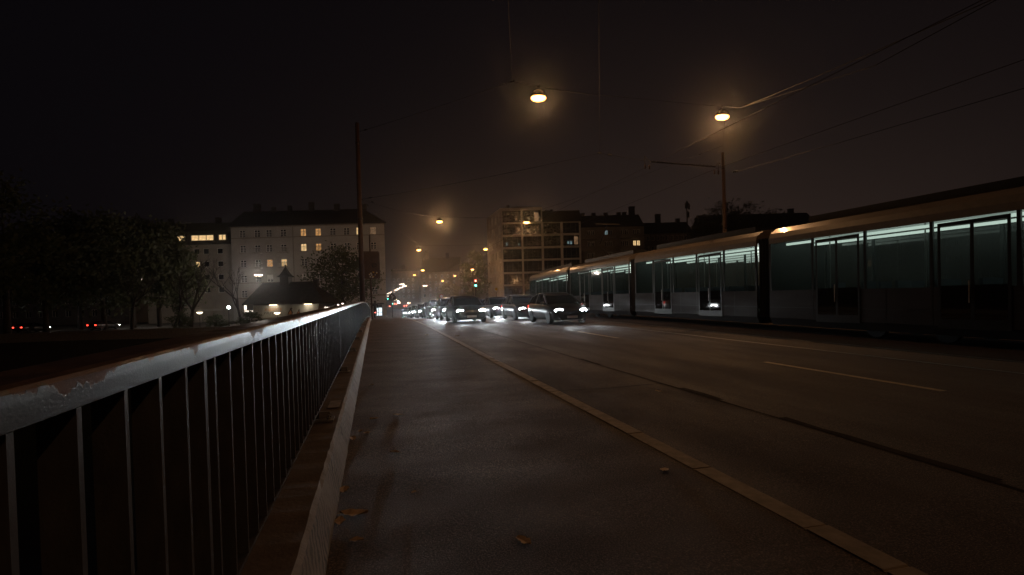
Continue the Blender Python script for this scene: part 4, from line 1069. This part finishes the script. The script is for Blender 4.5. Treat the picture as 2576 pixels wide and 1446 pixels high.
signal('traffic light showing only green, low beside the lit tree', 1128, 757, 100, False, True)
signal('traffic light showing red and green beside the round white sign', 1255, 757, 84, True, True)
signal('traffic light showing red beside the passing cars', 1289, 762, 78, True, False)
def sign(name, label, px, py, d, shape, r, mats, lbl=None):
    c = W(px, py, d); zb = Z(c.y); t = thing(name, label, 'road sign', (c.x, c.y, zb))
    m = MB(); m.tube([(c.x, c.y+.06, zb), (c.x, c.y+.06, c.z+r)], .035, 8); m.build('post', 'darkmetal', t)
    n = {'diamond': 4, 'round': 20, 'tri': 3}[shape]; a0 = {'diamond': math.pi/2, 'round': 0, 'tri': math.pi/2}[shape]
    for k, (q, mt, nm) in enumerate(mats):
        m = MB(); m.loft([[(c.x+r*q*math.cos(a0+2*math.pi*j/n), c.y-.006*k+y, c.z+r*q*math.sin(a0+2*math.pi*j/n)) for j in range(n)] for y in (-.004, .012)]); m.build(nm, mt, t)
    return t
sign('priority_sign', 'yellow diamond road sign above the red and green traffic light', 1248, 727, 83.5, 'diamond', .42, [(1, 'white', 'plate'), (.72, 'yellow', 'inner_plate')])
sign('priority_sign', 'yellow diamond road sign between the lit tree and the green light', 1156, 755, 95, 'diamond', .42, [(1, 'white', 'plate'), (.72, 'yellow', 'inner_plate')])
sign('round_sign', 'round red bordered road sign under the lit tree', 1110, 745, 92, 'round', .35, [(1, 'redpaint', 'plate'), (.74, 'white', 'inner_plate')])
sign('round_sign', 'round pale road sign before the row of red tail lights', 1226, 752, 84, 'round', .32, [(1, 'darkmetal', 'plate'), (.8, 'white', 'inner_plate')])
sign('lit_round_sign', 'glowing white disc beside the red and green traffic light', 1265, 753, 84, 'round', .42, [(1, 'white', 'plate'), (.92, 'adbox', 'lit_plate')])
# triangular direction sign in the street mouth
c = W(986, 748, 82); t = thing('pointed_sign', 'dark pointed sign with pale arrows beside the street mouth', 'road sign', (c.x, c.y, Z(c.y)))
mb = MB(); mb.tube([(c.x, c.y+.05, Z(c.y)), (c.x, c.y+.05, c.z)], .04, 8); mb.build('post', 'darkmetal', t)
mb = MB(); mb.loft([[(c.x+a, c.y+y, c.z+b) for a, b in ((-.62, -.45), (.62, -.45), (.62, .1), (0, .85), (-.62, .1))] for y in (-.02, .02)]); bd = mb.build('plate', 'darkmetal', t)
mb = MB(); mb.bar((c.x, c.y-.025, c.z-.3), (c.x, c.y-.025, c.z+.35), .05, .01, up=Vector((0,1,0))); mb.bar((c.x, c.y-.025, c.z), (c.x+.3, c.y-.025, c.z+.12), .05, .01, up=Vector((0,1,0))); mb.bar((c.x-.12, c.y-.025, c.z+.2), (c.x, c.y-.025, c.z+.38), .05, .01, up=Vector((0,1,0))); mb.build('arrow', 'white', bd)

# ------------------------------------------------------------------ cars
def car_proto(body):
    """faces -y; origin on the ground under the nose"""
    t = thing('car', 'x', 'car')
    # body: cross sections (half outline) along the length
    def sec(y, w, zs, zb, zh, crown):
        pts = [(0, zb), (w*.80, zb), (w*.97, zb+.10), (w, zs), (w*.985, zh-.10), (w*.90, zh-.015), (w*.5, zh+crown), (0, zh+crown*1.3)]
        return [(x, y, z) for x, z in pts]+[(-x, y, z) for x, z in reversed(pts[1:-1])]
    st = [(0, .60, .50, .28, .60, .01), (.06, .74, .50, .22, .68, .02), (.28, .83, .5, .19, .76, .03), (.8, .88, .52, .19, .86, .04), (1.2, .89, .55, .2, .94, .03), (2.2, .895, .58, .2, .97, .02), (3.4, .89, .6, .2, .99, .02), (4.05, .86, .6, .22, .98, .01), (4.3, .80, .58, .28, .92, .0), (4.38, .72, .58, .34, .84, .0)]
    m = MB(); m.loft([sec(*s) for s in st][::-1]); b = m.build('body', body, t, True)
    g = MB()
    gs = [(1.08, .80, .93, .94), (1.85, .70, .93, 1.36), (2.3, .66, .94, 1.455), (3.1, .65, .95, 1.45), (3.7, .68, .96, 1.32), (4.15, .74, .95, .96)]
    g.loft([[(-.84 if i else -.80, y, z0), (-w, y, z1), (-w*.82, y, z1+.03), (w*.82, y, z1+.03), (w, y, z1), (.84 if i else .80, y, z0)] for i, (y, w, z0, z1) in enumerate(gs)][::-1])
    g.build('windows', 'carglass', t)
    r = MB(); r.loft([[(-w, y, z), (-w*.8, y, z+.045), (0, y, z+.055), (w*.8, y, z+.045), (w, y, z)] for y, w, z in ((1.82, .70, 1.36), (2.3, .67, 1.462), (3.1, .66, 1.457), (3.72, .69, 1.32))], 0, True); r.build('roof', body, t, True)
    for s in (-1, 1):
        for pa, pb, pw_ in (((s*.83, 1.08, .93), (s*.715, 1.85, 1.38), .07), ((s*.86, 2.75, .95), (s*.67, 2.75, 1.46), .06), ((s*.80, 4.15, .95), (s*.70, 3.7, 1.34), .09)):
            p = MB(); p.bar(pa, pb, pw_, .045); p.build('pillar', body, t)
        q = MB(); q.ellipsoid((s*.98, 1.35, .99), (.11, .06, .08), 8); q.build('mirror', body, t, True)
        for yy in (.82, 3.45):
            w = MB(); w.lathe([(.22, -.1), (.305, -.10), (.325, -.05), (.325, .05), (.305, .10), (.22, .1)], (s*.80, yy, .325), 18, axis='x'); wo = w.build('wheel', 'black', t, True)
            w = MB(); w.lathe([(.05, .095*s), (.2, .092*s), (.22, .07*s)], (s*.80, yy, .325), 12, axis='x'); w.build('rim', 'steel', wo, True)
        h = MB()
        h.loft([[(s*.60+a*.19*(1 if k < 2 else .9), .035+.09*abs(a+s*.5)-.02+(.03 if k else -.012), .655+b*.08) for a, b in [(math.cos(2*math.pi*j/12), math.sin(2*math.pi*j/12)) for j in range(12)]] for k in range(2)]); h.build('headlight', 'headlight', t)
        h = MB(); h.box(s*.66-.12, s*.66+.12, 4.33, 4.40, .72, .88); h.build('tail_light', 'taillight', t)
    m = MB(); m.box(-.42, .42, -.02, .05, .40, .56)
    for k in range(4): m.box(-.40, .40, -.03, -.02, .415+k*.038, .43+k*.038)
    m.box(-.55, .55, .0, .06, .25, .36); m.build('grille', 'black', t)
    m = MB(); m.box(-.26, .26, -.035, -.022, .30, .41); m.build('number_plate', 'white', t)
    return t
CP = {}
for i, c in enumerate(((.022, .024, .028), (.22, .22, .22), (.02, .03, .06), (.10, .02, .02))): MT['car%d' % i] = paint('car paint', c)
P0 = car_proto('car0')
fronts = [(5.0, 27.0), (5.05, 33.0), (4.95, 39.0), (5.1, 45.0), (5.0, 51.5), (4.9, 59), (5.1, 68), (5.0, 79),
          (8.75, 22.0), (8.8, 28.2), (8.7, 34.3), (8.85, 40.5), (8.7, 47), (8.8, 55), (8.7, 66)]
OR = ['nearest car', 'second car', 'third car', 'fourth car', 'fifth car', 'sixth car', 'seventh car', 'last car']
for i, (x, y) in enumerate(fronts):
    o = P0 if i == 0 else copy_tree(P0)
    o.location = (x, y, Z(y)-.10); o.rotation_euler.x = math.atan2(Z(y+4)-Z(y), 4)
    lane = 'kerb side lane' if i < 8 else 'lane next to the tram tracks'
    o['label'] = f'{OR[i if i < 8 else i-8]} of the oncoming queue in the {lane}, headlights on'; o['category'] = 'car'; o['group'] = 'oncoming cars with headlights on'
    pw = 130 if y < 30 else 1250
    for s in (-1, 1) if y < 45 else (0,):
        lamp('beam', 'SPOT', pw*(1 if s else 2), (.86, .95, 1.0), o, (s*.62, -.06, .655), .06, (R(80), 0, R(180)), R(38), .9)
outg = [(17.0, 76, 'outgoing car with glowing tail lights ahead of the tram, nearest of three'), (17.2, 86, 'middle one of three outgoing cars with glowing tail lights ahead of the tram'), (20.0, 81, 'outgoing car with glowing tail lights in the far kerb lane')]
for x, y, lb in outg:
    o = copy_tree(P0); o.location = (x, y, Z(y)-.1); o.rotation_euler = (0, 0, math.pi); o['label'] = lb; o['category'] = 'car'; o['group'] = 'outgoing cars with red tail lights'
    for ch in list(kids(o)):
        if ch.type == 'LIGHT': bpy.data.objects.remove(ch)
pk = [(W(305, 828, 104), 'car with red tail lights under the broad black tree'), (W(425, 826, 104), 'car with red tail lights near the bare tree on the far bank road')]
for p, lb in pk:
    o = copy_tree(P0); o.location = (p.x, 96.5, -1.42); o.rotation_euler = (0, 0, R(160)); o['label'] = lb; o['category'] = 'car'; o['group'] = 'cars on the far bank road'
    for ch in list(kids(o)):
        if ch.type == 'LIGHT': bpy.data.objects.remove(ch)

# ------------------------------------------------------------------ tram
XA, XB = 12.86, 15.26
mb = MB()
for xc in (10.4, 14.06):
    for s in (-.72, .72):
        mb.loft([[(xc+s+.035, y, Z(y)-.094), (xc+s-.035, y, Z(y)-.094)] for y in YS if y <= 400], 0, False, False)
structure(mb.build('tram_rails', 'steel'))
TY0, TY1 = 5.6, 42.0
T = thing('tram', 'long dark tram with two lit ceiling strips showing through its windows', 'tram', (14.06, TY0, Z(TY0)))
zt = lambda y: Z(y)-.1
ZW0, ZW1, ZR = 1.36, 2.92, 3.50           # window band and roof above the rails
mods = [(TY0+.15, 14.4), (15.0, 23.6), (24.2, 32.6), (33.2, TY1)]
for k, (a, b) in enumerate(mods):
    ys = rng(a, b, 2.2)
    nose = (k == 3)
    def ring(sec): return [[(x, y, zt(y)+z) for x, z in sec] for y in ys]
    m = MB(); m.loft(ring([(XA+.10, .22), (XB-.10, .22), (XB, .45), (XB, ZW0), (XB-.05, ZW0), (XB-.05, .50), (XA+.05, .50), (XA+.05, ZW0), (XA, ZW0), (XA, .45)])); bd = m.build('lower_body', 'tramlow', T)
    m = MB(); m.loft(ring([(XA, ZW1), (XA, 3.10), (XA+.05, 3.26), (XA+.30, 3.43), (XA+.7, ZR), (XB-.7, ZR), (XB-.30, 3.43), (XB-.05, 3.26), (XB, 3.10), (XB, ZW1), (XB-.06, ZW1), (XB-.06, 3.0), (XA+.06, 3.0), (XA+.06, ZW1)])); rf = m.build('roof', 'tramtop', T)
    m = MB(); m.sweep([(XA+.75, ZR-.08), (XA+.75, ZR+.12), (XB-.75, ZR+.12), (XB-.75, ZR-.08)], rng(a+.9, b-.9, 2)); m.build('roof_box', 'tramdark', rf)
    # window posts and glass
    n = 5; L = b-a
    for s, xw in ((0, XA), (1, XB)):
        for j in range(n+1):
            y = a+.03+(L-.06)*j/n; m = MB(); x0, x1 = (xw, xw+.05) if s == 0 else (xw-.05, xw)
            wd_ = .05 if j in (0, n) else .035
            m.box(x0, x1, max(a, y-wd_), min(b, y+wd_), zt(y)+ZW0, zt(y)+ZW1); m.build('window_post', 'tramdark', T)
        for j in range(n):
            y0, y1 = a+.03+(L-.06)*j/n+.04, a+.03+(L-.06)*(j+1)/n-.04
            xg = xw+.02 if s == 0 else xw-.02
            m = MB(); m.add([(xg, y0, zt(y0)+ZW0), (xg, y1, zt(y1)+ZW0), (xg, y1, zt(y1)+ZW1), (xg, y0, zt(y0)+ZW1)], [(3,2,1,0)] if s == 0 else [(0,1,2,3)]); m.build('window_glass', 'tramglass', T)
    for y in (a+L*.3, a+L*.7):
        m = MB(); k0 = zt(y); m.box(XA-.014, XA-.002, y-.72, y-.66, k0+.40, k0+2.86); m.box(XA-.014, XA-.002, y+.66, y+.72, k0+.40, k0+2.86); m.box(XA-.014, XA-.002, y-.66, y+.66, k0+2.78, k0+2.86); m.box(XA-.014, XA-.002, y-.035, y+.035, k0+.40, k0+2.78); m.box(XA-.014, XA-.002, y-.66, y-.035, k0+.40, k0+.62); m.box(XA-.014, XA-.002, y+.035, y+.66, k0+.40, k0+.62); dr = m.build('door', 'tramdark', T)
        for c0 in (y-.66, y+.035):
            m = MB(); m.box(XA-.010, XA-.004, c0+.004, c0+.62, k0+.624, k0+1.40); m.build('door_glass', 'carglass', dr)
        m = MB(); m.tube([(XA-.03, y+.06, k0+1.0), (XA-.03, y+.06, k0+1.5)], .012, 6); m.build('door_handle', 'steel', dr)
    sm = MB()
    for j in range(1, int(L/1.15)):
        y = a+j*1.15; sm.box(XA-.003, XA+.002, y-.008, y+.008, zt(y)+.46, zt(y)+ZW0-.02)
    sm.loft([[(XA-.004, q, zt(q)+.80), (XA-.004, q, zt(q)+.815), (XA+.001, q, zt(q)+.815), (XA+.001, q, zt(q)+.80)] for q in ys]); sm.build('panel_joint', 'tramdark', bd)
    # inside: ceiling strips and seats
    for xs_ in (XA+.62, XB-.62):
        m = MB(); m.sweep([(xs_-.03, 2.76), (xs_+.03, 2.76), (xs_+.04, 2.80), (xs_+.02, 2.835), (xs_-.02, 2.835), (xs_-.04, 2.80)], rng(a+.12, b-.12, 2)); m.build('ceiling_light', 'tramlight', T)
    m = MB(); m.sweep([(XA+.06, .50+.012), (XB-.06, .512), (XB-.06, .53), (XA+.06, .53)], ys); m.build('floor_panel', 'trammat', T)
    for j in range(int((L-1.6)/.95)):
        y = a+.8+j*.95
        for xs_ in (XA+.32, XB-.32):
            m = MB(); k0 = zt(y); m.box(xs_-.22, xs_+.22, y-.2, y+.2, k0+.9, k0+.98); m.box(xs_-.22, xs_+.22, y-.24, y-.17, k0+.98, k0+1.55); m.box(xs_-.04, xs_+.04, y-.04, y+.04, k0+.53, k0+.9); m.build('seat', 'seatcloth', T)
    for j in range(3):
        y = a+L*(j+.5)/3; m = MB(); m.tube([(XA+1.0, y, zt(y)+.53), (XA+1.0, y, zt(y)+3.0)], .018, 8); m.build('grab_pole', 'steel', T)
    # bogie
    for yb in ((a+b)/2-.9, (a+b)/2+.9) if k in (0, 2, 3) else ():
        for xs_ in (XA+.48, XB-.48):
            m = MB(); m.lathe([(.1, -.06), (.30, -.06), (.30, .06), (.1, .06)], (xs_, yb, zt(yb)+.31), 18, axis='x'); m.build('wheel', 'black', T)
    # end wall of the outer sections
    if k in (0, 3):
        ye = a if k == 0 else b; d = -1 if k == 0 else 1
        m = MB()
        def er(y, w, zl, zh): c = (XA+XB)/2; return [(c-w, y, zt(y)+zl), (c+w, y, zt(y)+zl), (c+w, y, zt(y)+zh-.25), (c+w*.7, y, zt(y)+zh), (c-w*.7, y, zt(y)+zh), (c-w, y, zt(y)+zh-.25)]
        m.loft([er(ye, 1.2, .3, 3.4), er(ye+d*.25, 1.12, .34, 3.2), er(ye+d*.36, 1.0, .4, 2.8)] if d > 0 else [er(ye+d*.36, 1.0, .4, 2.8), er(ye+d*.25, 1.12, .34, 3.2), er(ye, 1.2, .3, 3.4)]); m.build('end_wall', 'tramdark', T)
        for s in (-1, 1):
            m = MB(); c = (XA+XB)/2+s*.78; m.lathe([(.10, 0), (.09, .03*d), (.02, .04*d)], (c, ye+d*.345, zt(ye)+.95), 12, axis='y'); m.build('tail_light' if k == 0 else 'headlight', 'taillight' if k == 0 else 'bowl', T)
for a, b in ((14.4, 15.0), (23.6, 24.2), (32.6, 33.2)):
    m = MB(); rings = []
    for j in range(9):
        y = a+(b-a)*j/8; q = .05 if j % 2 else .11
        rings.append([(XA+q, y, zt(y)+.45), (XB-q, y, zt(y)+.45), (XB-q, y, zt(y)+3.2-q), (XA+q, y, zt(y)+3.2-q)])
    m.loft(rings); m.build('bellows', 'black', T)
# pantograph
m = MB(); y = 29.0; k0 = zt(y)+ZR+.2
m.bar((14.06-.5, y, k0+.06), (14.06+.5, y, k0+.06), .06, .06); m.tube([(14.06, y, k0+.08), (14.06, y+1.3, k0+.9), (14.06, y+.1, k0+2.0)], .03, 6); m.bar((14.06-.8, y+.1, k0+2.02), (14.06+.8, y+.1, k0+2.02), .05, .04); m.build('pantograph', 'darkmetal', T)

# ------------------------------------------------------------------ cyclist riding away on the pavement
q = W(944, 792, 52); cx, cy = q.x, q.y; cz = Z(cy)
t = thing('bicycle', 'bicycle with a red rear light riding away by the near railing', 'bicycle', (cx, cy, cz))
for yy, nm in ((-.5, 'wheel'), (.52, 'wheel')):
    m = MB(); pts = [(cx, cy+yy+.33*math.cos(2*math.pi*k/20), cz+.34+.33*math.sin(2*math.pi*k/20)) for k in range(21)]; m.tube(pts, .018, 6, 0, False)
    for k in range(10): m.tube([(cx, cy+yy, cz+.34), pts[k*2]], .003, 3, 0, False)
    m.build(nm, 'black', t)
m = MB()
for a, b in (((-.5, .34), (-.08, .30)), ((-.08, .30), (-.2, .82)), ((-.2, .78), (.36, .84)), ((-.08, .30), (.38, .74)), ((.34, .92), (.52, .34)), ((-.5, .34), (-.18, .74))): m.tube([(cx, cy+a[0], cz+a[1]), (cx, cy+b[0], cz+b[1])], .016, 6)
m.build('frame', 'darkmetal', t)
m = MB(); m.tube([(cx-.28, cy+.24, cz+1.02), (cx-.1, cy+.36, cz+1.0), (cx+.1, cy+.36, cz+1.0), (cx+.28, cy+.24, cz+1.02)], .014, 6); m.build('handlebar', 'black', t)
m = MB(); m.ellipsoid((cx, cy-.22, cz+.88), (.09, .14, .035)); m.build('saddle', 'black', t, True)
m = MB(); m.ellipsoid((cx, cy-.58, cz+.62), (.05, .03, .04)); m.build('rear_light', 'redsig', t, True)
verts = {'hip': (0, -.2, .96, .15), 'waist': (0, -.12, 1.15, .14), 'chest': (0, .02, 1.40, .17), 'neck': (0, .08, 1.56, .06), 'head': (0, .11, 1.70, .10), 'top': (0, .11, 1.80, .07)}
E = [('hip', 'waist'), ('waist', 'chest'), ('chest', 'neck'), ('neck', 'head'), ('head', 'top')]
for s, kz, fz in ((-1, .72, .14), (1, .86, .36)):
    verts.update({f'k{s}': (.11*s, .2, kz, .075), f'a{s}': (.10*s, -.02, fz, .05), f't{s}': (.10*s, .14, fz-.03, .04), f's{s}': (.19*s, .02, 1.44, .07), f'e{s}': (.27*s, .16, 1.22, .05), f'h{s}': (.25*s, .26, 1.05, .045)})
    E += [('hip', f'k{s}'), (f'k{s}', f'a{s}'), (f'a{s}', f't{s}'), ('chest', f's{s}'), (f's{s}', f'e{s}'), (f'e{s}', f'h{s}')]
ks = list(verts); me = bpy.data.meshes.new('person')
me.from_pydata([verts[k][:3] for k in ks], [(ks.index(a), ks.index(b)) for a, b in E], [])
MT['coat'] = surf('dark coat', (.015, .018, .026), (.03, .034, .045), 8, .8); me.materials.append(MT['coat'])
o = bpy.data.objects.new('person', me); COL.objects.link(o); o.location = (cx, cy, cz)
sk = o.modifiers.new('skin', 'SKIN')
for k, v in zip(ks, me.skin_vertices[0].data): v.radius = (verts[k][3], verts[k][3]); v.use_root = (k == 'hip')
o.modifiers.new('sub', 'SUBSURF').levels = 2; o.modifiers['sub'].render_levels = 2
tag(o, 'person in dark clothes riding the bicycle away along the near railing', 'person')
m = MB(); m.ellipsoid((0, .10, 1.745), (.112, .125, .10)); hr = m.build('hair', 'black', smooth=True); hr.parent = o

# small side street lights
SL = [(563,692,'greensig'),(575,725,'bowl'),(612,715,'bowl'),(662,755,'bowl'),(675,780,'headlight'),(507,830,'greensig'),(565,832,'redsig'),(615,842,'redsig'),(717,815,'bowl'),(745,785,'litbright'),(962,812,'bowl'),(1015,808,'bowl'),(845,893,'redsig'),(910,885,'redsig'),(377,690,'greensig'),(425,905,'redsig')]
NM = ['pale green light high in the side street', 'warm shop light below the pale green one', 'shop light right of the warm one in the side street', 'white shop light at the dark house front', 'bright white shop light, largest of its cluster', 'green light low at the street mouth', 'small red light right of the low green one', 'second small red light right of the low green one', 'white light low on the house front', 'amber window light beside the white ones', 'round white light left of the oncoming cars', 'slim white light beside the round one', 'red light above the queue, first of a pair', 'red light above the queue, second of a pair', 'pale light on the house corner beside the shop window', 'red light at the corner post by the shop window']
for k, (x, y, mt) in enumerate(SL):
    p = W((1500+x/7.23)*.6287, (1100+y/7.23)*.6287, 150); r = .13 if k not in (4, 10) else .24
    mb = MB(); mb.lathe([(r*.4, .02), (r, 0), (r*.95, -.06), (r*.1, -.1)], (0,0,0), 12, axis='y'); mb.box(-r*1.1, r*1.1, .02, .16, -r*1.15, r*1.15, 1)
    o = mb.build('street_light', [mt, 'black']); o.location = p; tag(o, NM[k], 'light', 'small lights of shops and signals in the side street')

# ------------------------------------------------------------------ night air
mb = MB(); mb.box(-120, 140, -40, 330, -9, 34)
m = bpy.data.materials.new('night air'); m.use_nodes = True; t = m.node_tree; t.nodes.clear()
o_ = t.nodes.new('ShaderNodeOutputMaterial'); v_ = t.nodes.new('ShaderNodeVolumePrincipled')
v_.inputs['Color'].default_value = (.9, .92, .95, 1); v_.inputs['Density'].default_value = .0007; v_.inputs['Anisotropy'].default_value = .95
t.links.new(v_.outputs[0], o_.inputs['Volume']); MT['haze'] = m
hz_ = mb.build('haze', 'haze'); hz_['kind'] = 'stuff'
